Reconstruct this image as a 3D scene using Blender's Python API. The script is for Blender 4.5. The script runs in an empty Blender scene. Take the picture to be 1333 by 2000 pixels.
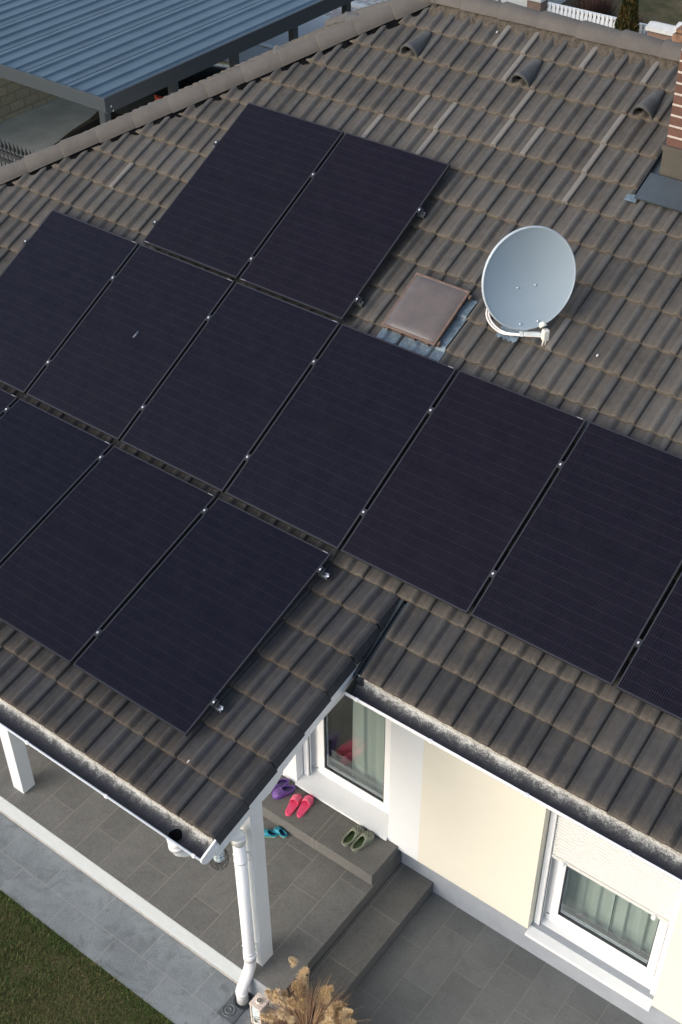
import bpy, bmesh, math, random
from mathutils import Vector, Matrix, noise
random.seed(7)
sin, cos, pi, rad = math.sin, math.cos, math.pi, math.radians
sc = bpy.context.scene

# ------------------------------------------------------------------ camera
cd = bpy.data.cameras.new("camera"); cam = bpy.data.objects.new("camera", cd); sc.collection.objects.link(cam)
F_PX, YAW, PITCH, ROLL = 2516.751, -0.6513, 0.6979, -0.00813
CAM = Vector((9.094, -7.393, 5.723))
cd.sensor_fit = 'VERTICAL'; cd.sensor_height = 36.0; cd.lens = 36.0 * F_PX / 2000.0
cd.clip_end = 500; cd.clip_start = 0.05
_f = Vector((sin(YAW)*cos(PITCH), cos(YAW)*cos(PITCH), -sin(PITCH)))
_r = Vector((cos(YAW), -sin(YAW), 0)); _u = _r.cross(_f)
_r2 = cos(ROLL)*_r + sin(ROLL)*_u; _u2 = -sin(ROLL)*_r + cos(ROLL)*_u
cam.matrix_world = Matrix(((_r2.x, _u2.x, -_f.x, CAM.x), (_r2.y, _u2.y, -_f.y, CAM.y), (_r2.z, _u2.z, -_f.z, CAM.z), (0, 0, 0, 1)))
sc.camera = cam

# ------------------------------------------------------------------ world and sun
SUN_EL, SUN_AZ = rad(26), rad(208)      # azimuth clockwise from +Y: the light comes from -X -Y
w = bpy.data.worlds.new("World"); sc.world = w; w.use_nodes = True
nt = w.node_tree; bg = nt.nodes['Background']
sky = nt.nodes.new('ShaderNodeTexSky'); sky.sky_type = 'NISHITA'; sky.sun_disc = False
sky.sun_elevation = SUN_EL; sky.sun_rotation = SUN_AZ
sky.air_density = 1.0; sky.dust_density = 4.0; sky.ozone_density = 1.0; sky.altitude = 100
hs = nt.nodes.new('ShaderNodeHueSaturation'); hs.inputs['Saturation'].default_value = 0.85   # thin overcast veils the blue
nt.links.new(sky.outputs[0], hs.inputs['Color']); nt.links.new(hs.outputs[0], bg.inputs[0]); bg.inputs[1].default_value = 0.15; sky.dust_density = 3.0
sd = bpy.data.lights.new("sun", 'SUN'); so = bpy.data.objects.new("sun", sd); sc.collection.objects.link(so)
sd.energy = 0.74; sd.angle = rad(60); sd.color = (0.975, 0.985, 1.0)
_d = Vector((sin(SUN_AZ)*cos(SUN_EL), cos(SUN_AZ)*cos(SUN_EL), sin(SUN_EL)))
so.rotation_euler = _d.to_track_quat('Z', 'Y').to_euler()
sc.view_settings.view_transform = 'Standard'; sc.view_settings.look = 'None'
sc.view_settings.gamma = 1.0; sc.view_settings.exposure = 0.78
sc.cycles.max_bounces = 8

# ------------------------------------------------------------------ plan of the place (metres)
PA, PB = 0.4650, 0.2823                 # roof pitch of house and of porch
TA = math.tan(PA); TB = math.tan(PB)
H_P, W_P, G_P = 1.766, 1.134, 0.0301    # panel height, width and gap
OFF = 0.13                              # tiles below panel face
HY = -1.60; HZ = TA*HY - OFF/cos(PA)    # hinge of the two roof planes
def za(y): return TA*y - OFF/cos(PA)
def zb(y): return HZ + TB*(y-HY)
ZF, ZS, Z2, ZG = -3.90, -3.755, -4.045, -4.19
YW = -1.735; YK = -3.39

# ------------------------------------------------------------------ node helpers
class NM:
    def __init__(s, name):
        s.m = bpy.data.materials.new(name); s.m.use_nodes = True; s.t = s.m.node_tree
        s.b = s.t.nodes['Principled BSDF']; s.out = s.t.nodes['Material Output']
    def n(s, typ, **kw):
        nd = s.t.nodes.new(typ)
        for k, v in kw.items(): setattr(nd, k, v)
        return nd
    def l(s, a, b): s.t.links.new(a, b)
    def inp(s, nd, i, v):
        if v is None: return
        if hasattr(v, 'is_linked'): s.l(v, nd.inputs[i])
        else: nd.inputs[i].default_value = v
    def pos(s): return s.n('ShaderNodeNewGeometry').outputs['Position']
    def obj(s): return s.n('ShaderNodeTexCoord').outputs['Object']
    def sep(s, v): nd = s.n('ShaderNodeSeparateXYZ'); s.l(v, nd.inputs[0]); return nd.outputs
    def comb(s, x=0, y=0, z=0):
        nd = s.n('ShaderNodeCombineXYZ'); s.inp(nd, 0, x); s.inp(nd, 1, y); s.inp(nd, 2, z); return nd.outputs[0]
    def math(s, op, a, b=None, c=None, clamp=False):
        nd = s.n('ShaderNodeMath', operation=op); nd.use_clamp = clamp
        s.inp(nd, 0, a); s.inp(nd, 1, b); s.inp(nd, 2, c); return nd.outputs[0]
    def noise(s, vec, scale, detail=4, rough=0.55, dist=0.0):
        nd = s.n('ShaderNodeTexNoise'); nd.inputs['Scale'].default_value = scale
        nd.inputs['Detail'].default_value = detail; nd.inputs['Roughness'].default_value = rough
        nd.inputs['Distortion'].default_value = dist
        if vec is not None: s.l(vec, nd.inputs['Vector'])
        return nd.outputs['Fac']
    def white(s, vec):
        nd = s.n('ShaderNodeTexWhiteNoise'); nd.noise_dimensions = '3D'; s.l(vec, nd.inputs['Vector']); return nd.outputs['Value']
    def ramp(s, fac, stops):
        nd = s.n('ShaderNodeValToRGB'); e = nd.color_ramp.elements
        while len(e) < len(stops): e.new(0.5)
        for k, (p, c) in enumerate(stops):
            e[k].position = p; e[k].color = (c, c, c, 1) if isinstance(c, (int, float)) else (*c, 1)
        s.inp(nd, 0, fac); return nd.outputs[0]
    def mix(s, fac, a, b, mode='MIX'):
        nd = s.n('ShaderNodeMix', data_type='RGBA'); nd.blend_type = mode
        s.inp(nd, 0, fac)
        for i, v in ((6, a), (7, b)):
            if isinstance(v, tuple): v = (*v, 1) if len(v) == 3 else v
            s.inp(nd, i, v)
        return nd.outputs[2]
    def bump(s, h, strength=0.3, dist=0.01):
        nd = s.n('ShaderNodeBump'); nd.inputs['Strength'].default_value = strength; nd.inputs['Distance'].default_value = dist
        s.l(h, nd.inputs['Height']); s.l(nd.outputs[0], s.b.inputs['Normal'])
    def col(s, v): s.inp(s.b, 'Base Color', (*v, 1) if isinstance(v, tuple) else v); return s
    def set(s, rough=0.6, metal=0.0, spec=0.5):
        s.inp(s.b, 'Roughness', rough); s.inp(s.b, 'Metallic', metal); s.inp(s.b, 'Specular IOR Level', spec); return s
def plain(name, c, rough=0.6, metal=0.0, var=0.12, scale=9.0, bump=0.0, spec=0.5, fine=0):
    m = NM(name); p = m.pos(); f = m.noise(p, scale, 6, 0.65)
    lo = tuple(x*(1-var) for x in c); hi = tuple(min(1, x*(1+var)) for x in c)
    cc = m.ramp(f, [(0.3, lo), (0.7, hi)])
    if fine:
        g = m.noise(p, 220, 2, 0.6); cc = m.mix(fine, cc, m.ramp(g, [(0.3, 0.2), (0.7, 0.8)]), 'OVERLAY')
    m.col(cc); m.set(rough, metal, spec)
    if bump: m.bump(m.noise(p, 160, 4, 0.6), bump, 0.004)
    return m.m

# ------------------------------------------------------------------ materials
def mat_tile(name, pan, crest, lichen, amount, bare_shade=None):
    m = NM(name); p = m.pos(); a = m.n('ShaderNodeVertexColor', layer_name='tile').outputs['Color']
    sx = m.n('ShaderNodeSeparateColor'); m.l(a, sx.inputs[0]); R_, E_, C_ = sx.outputs
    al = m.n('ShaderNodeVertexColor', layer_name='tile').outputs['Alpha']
    base = m.mix(C_, pan, crest)
    if bare_shade:        # lowest courses less dusty, and darkened further to imitate shade between panel rows
        yy = m.sep(p)[1]; wf = m.ramp(m.math('ADD', m.math('MULTIPLY_ADD', yy, 0.28, 0.60), m.math('MULTIPLY_ADD', m.noise(p, 1.7, 3), 0.3, -0.15)), [(0.05, 1.0), (0.75, 0.0)])
        base = m.mix(wf, base, m.mix(C_, bare_shade, tuple(x*0.97 for x in bare_shade)))
    big = m.noise(p, 1.3, 4, 0.6); mid = m.noise(p, 14, 5, 0.65); fin = m.noise(p, 190, 3, 0.7)
    v = m.math('ADD', m.math('MULTIPLY_ADD', R_, 0.24, 0.09), m.math('MULTIPLY', mid, 0.75))
    v = m.math('ADD', v, m.math('MULTIPLY', big, 0.5)); v = m.math('MULTIPLY', v, 1.18)
    v = m.math('MULTIPLY', v, m.math('MULTIPLY_ADD', fin, 0.8, 0.6))
    base = m.mix(1.0, base, m.comb(v, v, v), 'MULTIPLY')
    lf = m.math('MULTIPLY', m.math('POWER', E_, 1.3), m.math('MULTIPLY_ADD', m.noise(p, 26, 6, 0.7), 2.4, -0.45), clamp=True)
    base = m.mix(m.math('MULTIPLY', lf, amount, clamp=True), base, lichen)
    warm = m.ramp(m.noise(p, 3.1, 5, 0.7), [(0.48, 0.0), (0.8, 0.35)])
    base = m.mix(m.math('MULTIPLY', warm, m.math('SUBTRACT', 1.0, C_)), base, tuple(x*0.9 for x in lichen))
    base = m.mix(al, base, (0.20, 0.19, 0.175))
    spots = m.ramp(m.noise(p, 60, 2, 0.5), [(0.775, 0.0), (0.80, 1.0)])
    base = m.mix(m.math('MULTIPLY', spots, 0.35), base, (0.3, 0.22, 0.13))
    m.col(base); m.set(0.86, 0, 0.25)
    m.bump(m.math('ADD', m.math('MULTIPLY', fin, 0.5), mid), 0.35, 0.006)
    return m.m
M = {}
M['tile'] = mat_tile('concrete roof tile', (0.077, 0.0725, 0.0675), (0.078, 0.0765, 0.0745), (0.138, 0.113, 0.085), 0.75, (0.039, 0.0395, 0.0415))
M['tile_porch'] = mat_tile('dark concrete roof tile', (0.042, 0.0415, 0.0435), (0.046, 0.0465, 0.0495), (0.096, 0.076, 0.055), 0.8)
M['cap'] = plain('ridge cap concrete', (0.088, 0.08096, 0.0748), 0.85, var=0.16, scale=5, bump=0.25, fine=0.35)
M['black'] = plain('black lining and opening shade', (0.006, 0.006, 0.007), 0.9, spec=0.0)
M['mortar'] = plain('ridge roll lining', (0.07, 0.058, 0.045), 0.95, var=0.5, scale=40, bump=0.6)
M['white'] = plain('white render', (0.74, 0.76, 0.77), 0.75, var=0.015, bump=0.12)
M['cream'] = plain('cream render', (0.715, 0.685, 0.585), 0.85, var=0.015, bump=0.2)
M['whitepaint'] = plain('white paint', (0.73, 0.75, 0.76), 0.42, var=0.03, scale=3)
M['pvc'] = plain('white plastic profile', (0.83, 0.84, 0.85), 0.3, var=0.02)
M['shutter'] = plain('cream white shutter slats', (0.63, 0.635, 0.61), 0.5, var=0.01)
M['gasket'] = plain('dark gasket', (0.03, 0.035, 0.04), 0.5)
M['plinth'] = plain('grey plinth render', (0.2992, 0.3256, 0.3608), 0.8, var=0.08, scale=6, bump=0.2)
M['kerb'] = plain('white terrace edge', (0.44, 0.4752, 0.4928), 0.7, var=0.06, scale=10, bump=0.1)
M['beige'] = plain('beige base strip', (0.40, 0.37, 0.33), 0.8, var=0.2, scale=20)
M['alu'] = plain('aluminium', (0.72, 0.73, 0.75), 0.28, 0.9, var=0.05)
M['blackalu'] = plain('black anodised frame', (0.040, 0.041, 0.048), 0.34, 0.4, var=0.1)
M['labelgrey'] = plain('grey label', (0.28, 0.28, 0.30), 0.5)
M['dish'] = plain('grey dish enamel', (0.36, 0.435, 0.485), 0.5, var=0.03, scale=3, spec=0.5)
M['dishrim'] = plain('light dish rim', (0.44, 0.50, 0.54), 0.3)
M['ivory'] = plain('ivory plastic', (0.72, 0.70, 0.62), 0.4, var=0.05)
M['cable'] = plain('white cable', (0.82, 0.78, 0.78), 0.4)
M['copper'] = plain('brown skylight frame', (0.150, 0.100, 0.076), 0.38, 0.2, var=0.3, scale=30)
M['chmetal'] = plain('painted chimney sheet', (0.088, 0.08096, 0.06864), 0.45, 0.3, var=0.12, scale=8)
M['chpan'] = plain('blue grey chimney tray', (0.088, 0.1056, 0.1188), 0.35, 0.5, var=0.15, scale=5)
M['anthra'] = plain('anthracite steel', (0.030, 0.039, 0.048), 0.45, 0.2, var=0.1)
M['carport_edge'] = plain('grey carport fascia', (0.030, 0.041, 0.051), 0.5, 0.1, var=0.06)
M['iron'] = plain('black iron', (0.010, 0.012, 0.016), 0.5)
M['carpaint'] = plain('black car paint', (0.010, 0.010, 0.011), 0.15, 0.3)
M['carglass'] = plain('dark car glass', (0.015, 0.018, 0.02), 0.06)
M['red'] = plain('red lamp and strip plastic', (0.30, 0.045, 0.025), 0.3)
M['tyre'] = plain('tyre rubber', (0.015, 0.015, 0.015), 0.8)
M['rim'] = plain('grey wheel rim', (0.35, 0.35, 0.36), 0.3, 0.8)
M['castiron'] = plain('grey cast drain', (0.10, 0.11, 0.12), 0.5, 0.1, var=0.35, scale=30, bump=0.3)
M['lwood'] = plain('pale pink lantern wood', (0.66, 0.57, 0.50), 0.6, var=0.1)
M['wire'] = plain('dark wire', (0.05, 0.055, 0.06), 0.5, 0.6)
M['bulb'] = plain('milky lamp glass', (0.62, 0.72, 0.76), 0.15, var=0.12, scale=12)
M['coping'] = plain('white coping', (0.56, 0.57, 0.55), 0.7)
M['brownwall'] = plain('brown rendered wall', (0.20, 0.135, 0.105), 0.85, var=0.2, scale=12, bump=0.3)
M['backwall'] = plain('pale rendered wall', (0.50, 0.52, 0.50), 0.8, var=0.1, scale=3)
M['bluepipe'] = plain('blue grey pipe', (0.20, 0.25, 0.30), 0.4)
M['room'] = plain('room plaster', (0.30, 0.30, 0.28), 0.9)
M['pot'] = plain('dark plant pot', (0.08, 0.07, 0.065), 0.7, var=0.3)
M['soil'] = plain('dry soil', (0.07, 0.05, 0.035), 0.95, var=0.5, scale=60)

def mat_panel():
    m = NM('solar cells'); o = m.obj(); X, Y, Z = m.sep(o)
    def line(c, per, wd):      # 1 on a line of width wd each per metres
        f = m.math('FRACT', m.math('DIVIDE', c, per))
        return m.math('LESS_THAN', m.math('ABSOLUTE', m.math('SUBTRACT', f, 0.5)), wd/per/2)
    bus = line(X, 0.0168, 0.0028); row = line(m.math('ADD', Y, 0.04), 0.0885, 0.0032)
    col = line(X, 0.186, 0.003)
    mid = m.math('LESS_THAN', m.math('ABSOLUTE', m.math('ADD', Y, H_P/2)), 0.007)
    r = m.comb(m.math('FLOOR', m.math('DIVIDE', X, 0.186)), m.math('FLOOR', m.math('DIVIDE', Y, 0.0885)), 0)
    oi = m.n('ShaderNodeObjectInfo').outputs['Random']
    wn = m.white(m.n('ShaderNodeVectorMath', operation='ADD').outputs[0]) if False else m.white(r)
    tone = m.mix(oi, (0.0030, 0.0044, 0.0110), (0.0060, 0.0050, 0.0105))
    bus2 = m.noise(m.comb(m.math('MULTIPLY', X, 34.0), m.math('MULTIPLY', Y, 3.0), oi), 6, 3, 0.7)
    base = m.mix(wn, (0.004224, 0.004224, 0.00924), (0.005808, 0.005456, 0.01144))
    base = m.mix(0.55, base, tone)
    base = m.mix(m.math('MULTIPLY', bus, m.math('MULTIPLY', bus2, 1.2)), base, (0.034, 0.030, 0.034))
    base = m.mix(m.math('MULTIPLY', row, 0.55), base, (0.034, 0.028, 0.038))
    base = m.mix(m.math('MULTIPLY', col, 0.30), base, (0.004, 0.004, 0.006))
    base = m.mix(m.math('MULTIPLY', mid, 0.6), base, (0.003, 0.003, 0.005))
    dust = m.ramp(m.noise(o, 7, 6, 0.7), [(0.4, 0.0), (0.9, 1.0)])
    base = m.mix(m.math('MULTIPLY', dust, 0.04), base, (0.10, 0.10, 0.10))
    m.col(base); m.inp(m.b, 'Roughness', m.ramp(m.noise(o, 3, 4), [(0.3, 0.10), (0.7, 0.18)])); m.inp(m.b, 'Specular IOR Level', 0.22)
    m.inp(m.b, 'IOR', 1.36)
    return m.m
M['cells'] = mat_panel()

def mat_slab(name, x0, pw, y0, pl, base, joint, swap=False, gap=0.004, stain=0.25, bumpy=0.15, warm=None):
    m = NM(name); p = m.pos(); X, Y, Z = m.sep(p)
    if swap: X, Y = Y, X
    u = m.math('DIVIDE', m.math('SUBTRACT', X, x0), pw); ci = m.math('FLOOR', u); fu = m.math('SUBTRACT', u, ci)
    odd = m.math('MODULO', m.math('ABSOLUTE', ci), 2.0)
    v = m.math('ADD', m.math('DIVIDE', m.math('SUBTRACT', Y, y0), pl), m.math('MULTIPLY', odd, 0.5))
    vi = m.math('FLOOR', v); fv = m.math('SUBTRACT', v, vi)
    def near(f, per): 
        d = m.math('MULTIPLY', m.math('MINIMUM', f, m.math('SUBTRACT', 1.0, f)), per)
        return m.math('LESS_THAN', d, gap/2)
    j = m.math('MAXIMUM', near(fu, pw), near(fv, pl))
    r = m.white(m.comb(ci, vi, 0.37))
    spk = m.noise(p, 95, 4, 0.8); blot = m.noise(p, 2.6, 6, 0.68, 0.6)
    k = m.math('ADD', m.math('MULTIPLY_ADD', r, 0.16, 0.62), m.math('MULTIPLY', blot, stain*2))
    k = m.math('ADD', k, m.math('MULTIPLY_ADD', m.noise(p, 11, 5, 0.75, 1.2), stain*0.9, -stain*0.45))
    k = m.math('MULTIPLY', k, m.math('MULTIPLY_ADD', spk, 1.5, 0.25))
    st_ = m.ramp(m.noise(p, 3.3, 7, 0.78, 1.5), [(0.50, 0.0), (0.68, 1.0)]); sp_ = m.ramp(m.noise(p, 7.5, 2, 0.4), [(0.735, 0.0), (0.76, 1.0)])
    k = m.math('MULTIPLY', k, m.math('SUBTRACT', 1.0, m.math('MAXIMUM', m.math('MULTIPLY', st_, stain*0.55), m.math('MULTIPLY', sp_, stain*0.5))))
    c = m.mix(1.0, base, m.comb(k, k, k), 'MULTIPLY')
    if warm: c = m.mix(m.ramp(m.noise(p, 1.1, 3), [(0.4, 0.0), (0.65, 1.0)]), c, m.mix(1.0, c, warm, 'MULTIPLY'))
    jb = m.math('MULTIPLY', j, m.math('MULTIPLY_ADD', m.noise(p, 9, 3), 0.9, 0.35), clamp=True)
    c = m.mix(jb, c, joint)
    m.col(c); m.set(0.72, 0, 0.35); m.bump(m.math('SUBTRACT', spk, m.math('MULTIPLY', j, 2.0)), bumpy, 0.003)
    return m.m
M['terrace'] = mat_slab('terrace slabs', 2.445, 0.2955, -3.11, 0.593, (0.156, 0.154, 0.145), (0.264, 0.2464, 0.22), gap=0.006)
M['stepslab'] = mat_slab('step slabs', 5.428, 2.0, -2.21, 0.595, (0.125, 0.124, 0.117), (0.2376, 0.2288, 0.2024), gap=0.006)
M['slip_joint'] = plain('thin joint', (0.22, 0.21, 0.185), 0.85)
M['slipslab'] = mat_slab('upper step slabs', 4.725, 6.0, -9.0, 30.0, (0.140, 0.137, 0.128), (0.264, 0.2464, 0.22), gap=0.005)
M['yard'] = mat_slab('yard slabs', 5.99, 0.2985, -1.91, 0.60, (0.136, 0.142, 0.139), (0.2024, 0.1936, 0.1672), gap=0.006)
M['outer'] = mat_slab('outer path slabs', -3.695, 0.305, 2.345, 0.587, (0.1518, 0.1684, 0.1776), (0.3036, 0.3036, 0.2852), swap=True, gap=0.006, stain=0.62)
M['riser'] = plain('grey step riser', (0.1232, 0.1206, 0.1144), 0.75, var=0.12, scale=30, bump=0.2, fine=0.4)
M['concrete'] = plain('worn yard concrete', (0.48, 0.51, 0.48), 0.85, var=0.2, scale=1.6, bump=0.3, fine=0.3)

def mat_gutter_in():
    m = NM('dirty gutter inside'); p = m.pos(); a = m.n('ShaderNodeVertexColor', layer_name='tile').outputs['Color']
    sx = m.n('ShaderNodeSeparateColor'); m.l(a, sx.inputs[0]); t = sx.outputs[0]   # 0 front lip .. 1 back edge
    n1 = m.noise(p, 45, 6, 0.85); n2 = m.noise(p, 11, 5, 0.75, 1.0)
    f = m.math('ADD', t, m.math('MULTIPLY_ADD', n1, 0.75, -0.38)); f = m.math('ADD', f, m.math('MULTIPLY_ADD', n2, 0.75, -0.375))
    f = m.math('ADD', f, m.math('MULTIPLY_ADD', m.noise(p, 160, 4, 0.8), 0.9, -0.45)); f = m.math('MULTIPLY', f, 0.93)
    c = m.ramp(f, [(0.30, (0.050, 0.050, 0.060)), (0.58, (0.068, 0.068, 0.076)), (0.72, (0.13, 0.13, 0.125)), (0.82, (0.36, 0.365, 0.35)), (0.94, (0.58, 0.58, 0.55))])
    m.col(c); m.set(0.85, 0, 0.3); m.bump(n1, 0.5, 0.006); return m.m
M['gutter_in'] = mat_gutter_in()

def mat_brick(name, c1, c2, mortar, sx, sy, zs=True):
    m = NM(name); p = m.pos(); X, Y, Z = m.sep(p)
    v = m.comb(m.math('ADD', X, Y), Z, 0)
    b = m.n('ShaderNodeTexBrick'); m.l(v, b.inputs['Vector'])
    b.inputs['Scale'].default_value = 1.0; b.inputs['Brick Width'].default_value = sx; b.inputs['Row Height'].default_value = sy
    b.inputs['Mortar Size'].default_value = sy*0.10; b.inputs['Bias'].default_value = 0.0
    b.inputs['Color1'].default_value = (*c1, 1); b.inputs['Color2'].default_value = (*c2, 1); b.inputs['Mortar'].default_value = (*mortar, 1)
    n1 = m.noise(p, 25, 6, 0.7); c = m.mix(0.5, b.outputs['Color'], m.comb(n1, n1, n1), 'OVERLAY')
    m.col(c); m.set(0.85); m.bump(m.math('SUBTRACT', n1, b.outputs['Fac']), 0.6, 0.008); return m.m
M['brick'] = mat_brick('red chimney brick', (0.125, 0.060, 0.042), (0.10, 0.048, 0.036), (0.44, 0.39, 0.35), 3.0, 0.088)
M['capbrick'] = plain('weathered cap brick', (0.20, 0.115, 0.07), 0.9, var=0.6, scale=18, bump=0.8)
M['block'] = mat_brick('split block wall', (0.50, 0.45, 0.32), (0.43, 0.39, 0.28), (0.36, 0.32, 0.23), 0.36, 0.18)

def mat_paving():
    m = NM('block paving'); p = m.pos(); X, Y, Z = m.sep(p)
    b = m.n('ShaderNodeTexBrick'); m.l(p, b.inputs['Vector'])
    b.inputs['Scale'].default_value = 1.0; b.inputs['Brick Width'].default_value = 0.24; b.inputs['Row Height'].default_value = 0.15
    b.inputs['Mortar Size'].default_value = 0.014
    b.inputs['Color1'].default_value = (0.32, 0.34, 0.34, 1); b.inputs['Color2'].default_value = (0.38, 0.40, 0.395, 1); b.inputs['Mortar'].default_value = (0.13, 0.13, 0.125, 1)
    n1 = m.noise(p, 5, 5, 0.7); red = m.ramp(m.noise(m.comb(X, m.math('MULTIPLY', Y, 1.0), 0), 0.9, 2), [(0.56, 0.0), (0.6, 1.0)])
    c = m.mix(m.math('MULTIPLY', red, 0.45), b.outputs['Color'], (0.30, 0.18, 0.16))
    c = m.mix(0.35, c, m.comb(n1, n1, n1), 'OVERLAY'); m.col(c); m.set(0.85); return m.m
M['paving'] = mat_paving()
M['street'] = plain('gravelly street', (0.36, 0.38, 0.385), 0.9, var=0.14, scale=40, bump=0.4, fine=0.4)
M['marking'] = plain('pale street kerb', (0.50, 0.52, 0.52), 0.8)

def mat_ground():
    m = NM('dormant grass'); p = m.pos()
    f = m.noise(p, 1.4, 6, 0.75, 0.5)
    c = m.ramp(f, [(0.30, (0.050, 0.055, 0.024)), (0.5, (0.105, 0.095, 0.048)), (0.7, (0.165, 0.130, 0.080))])
    g = m.noise(p, 45, 4, 0.8); c = m.mix(0.8, c, m.ramp(g, [(0.3, 0.15), (0.7, 0.85)]), 'OVERLAY')
    m.col(c); m.set(0.95, 0, 0.1); m.bump(g, 1.0, 0.03); return m.m
M['ground'] = mat_ground()
def mat_attr(name, rough=0.8, trans=0.0, layer='tint'):
    m = NM(name); a = m.n('ShaderNodeVertexColor', layer_name=layer).outputs['Color']; m.col(a); m.set(rough, 0, 0.25)
    return m.m
M['blades'] = mat_attr('grass blades', 0.7)

def mat_pane():
    m = NM('window pane'); t = m.t
    tr = m.n('ShaderNodeBsdfTransparent'); tr.inputs[0].default_value = (0.965, 0.98, 0.975, 1)
    gl = m.n('ShaderNodeBsdfGlossy'); gl.inputs['Roughness'].default_value = 0.0; gl.inputs[0].default_value = (0.9, 0.95, 0.95, 1)
    g = m.n('ShaderNodeNewGeometry'); dt = m.n('ShaderNodeVectorMath', operation='DOT_PRODUCT'); m.l(g.outputs['Normal'], dt.inputs[0]); m.l(g.outputs['Incoming'], dt.inputs[1])
    cs = m.math('ABSOLUTE', dt.outputs['Value']); f = m.math('MULTIPLY_ADD', m.math('POWER', m.math('SUBTRACT', 1.0, cs, clamp=True), 5.0), 0.93, 0.065)   # Schlick
    mx = m.n('ShaderNodeMixShader'); m.l(f, mx.inputs[0]); m.l(tr.outputs[0], mx.inputs[1]); m.l(gl.outputs[0], mx.inputs[2])
    m.l(mx.outputs[0], m.out.inputs[0]); return m.m
M['pane'] = mat_pane()
def mat_curtain():
    m = NM('sheer curtain'); p = m.pos()
    df = m.n('ShaderNodeBsdfDiffuse'); df.inputs[0].default_value = (0.84, 0.93, 0.885, 1)
    tl = m.n('ShaderNodeBsdfTranslucent'); tl.inputs[0].default_value = (0.72, 0.80, 0.76, 1)
    tr = m.n('ShaderNodeBsdfTransparent'); a = m.n('ShaderNodeMixShader'); a.inputs[0].default_value = 0.35
    m.l(df.outputs[0], a.inputs[1]); m.l(tl.outputs[0], a.inputs[2])
    b = m.n('ShaderNodeMixShader'); b.inputs[0].default_value = 0.16; m.l(a.outputs[0], b.inputs[1]); m.l(tr.outputs[0], b.inputs[2])
    m.l(b.outputs[0], m.out.inputs[0]); return m.m
M['curtain'] = mat_curtain()
def mat_dome():
    m = NM('smoked acrylic dome'); p = m.pos(); f = m.noise(p, 6, 5, 0.7)
    c = m.ramp(f, [(0.3, (0.085, 0.072, 0.068)), (0.7, (0.125, 0.103, 0.092))])
    m.col(c); m.set(0.22, 0, 0.6); m.inp(m.b, 'Coat Weight', 0.5); m.inp(m.b, 'Coat Roughness', 0.12); return m.m
M['dome'] = mat_dome()
def mat_lead():
    m = NM('blue grey lead flashing'); p = m.pos(); f = m.noise(p, 14, 6, 0.75, 0.8)
    c = m.ramp(f, [(0.3, (0.07, 0.10, 0.13)), (0.5, (0.13, 0.18, 0.225)), (0.72, (0.24, 0.30, 0.35))])
    m.col(c); m.set(0.5, 0.2); m.bump(f, 0.4, 0.01); return m.m
M['lead'] = mat_lead()
def mat_sheet():
    m = NM('blue grey carport sheet'); p = m.pos(); f = m.noise(p, 2.0, 5, 0.6)
    c = m.ramp(f, [(0.3, (0.075, 0.120, 0.155)), (0.7, (0.098, 0.150, 0.188))])
    m.col(c); m.set(0.42, 0.25); return m.m
M['sheet'] = mat_sheet()
SHOE = {}
def shoe_mat(n, c, r=0.55): SHOE[n] = plain(n, c, r, var=0.08, scale=40)
for n_, c_ in (('purple foam', (0.13, 0.06, 0.27)), ('dark purple foam', (0.07, 0.035, 0.16)), ('pink foam', (0.80, 0.10, 0.20)), ('deep pink insole', (0.72, 0.06, 0.16)),
               ('pale pink band', (0.82, 0.22, 0.32)), ('green foam', (0.205, 0.22, 0.16)), ('green insole', (0.05, 0.085, 0.03)), ('shoe hole', (0.02, 0.02, 0.02)),
               ('teal foam', (0.02, 0.26, 0.36)), ('lime sole', (0.36, 0.50, 0.22)), ('navy insole', (0.01, 0.05, 0.12))): shoe_mat(n_, c_)

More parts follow.
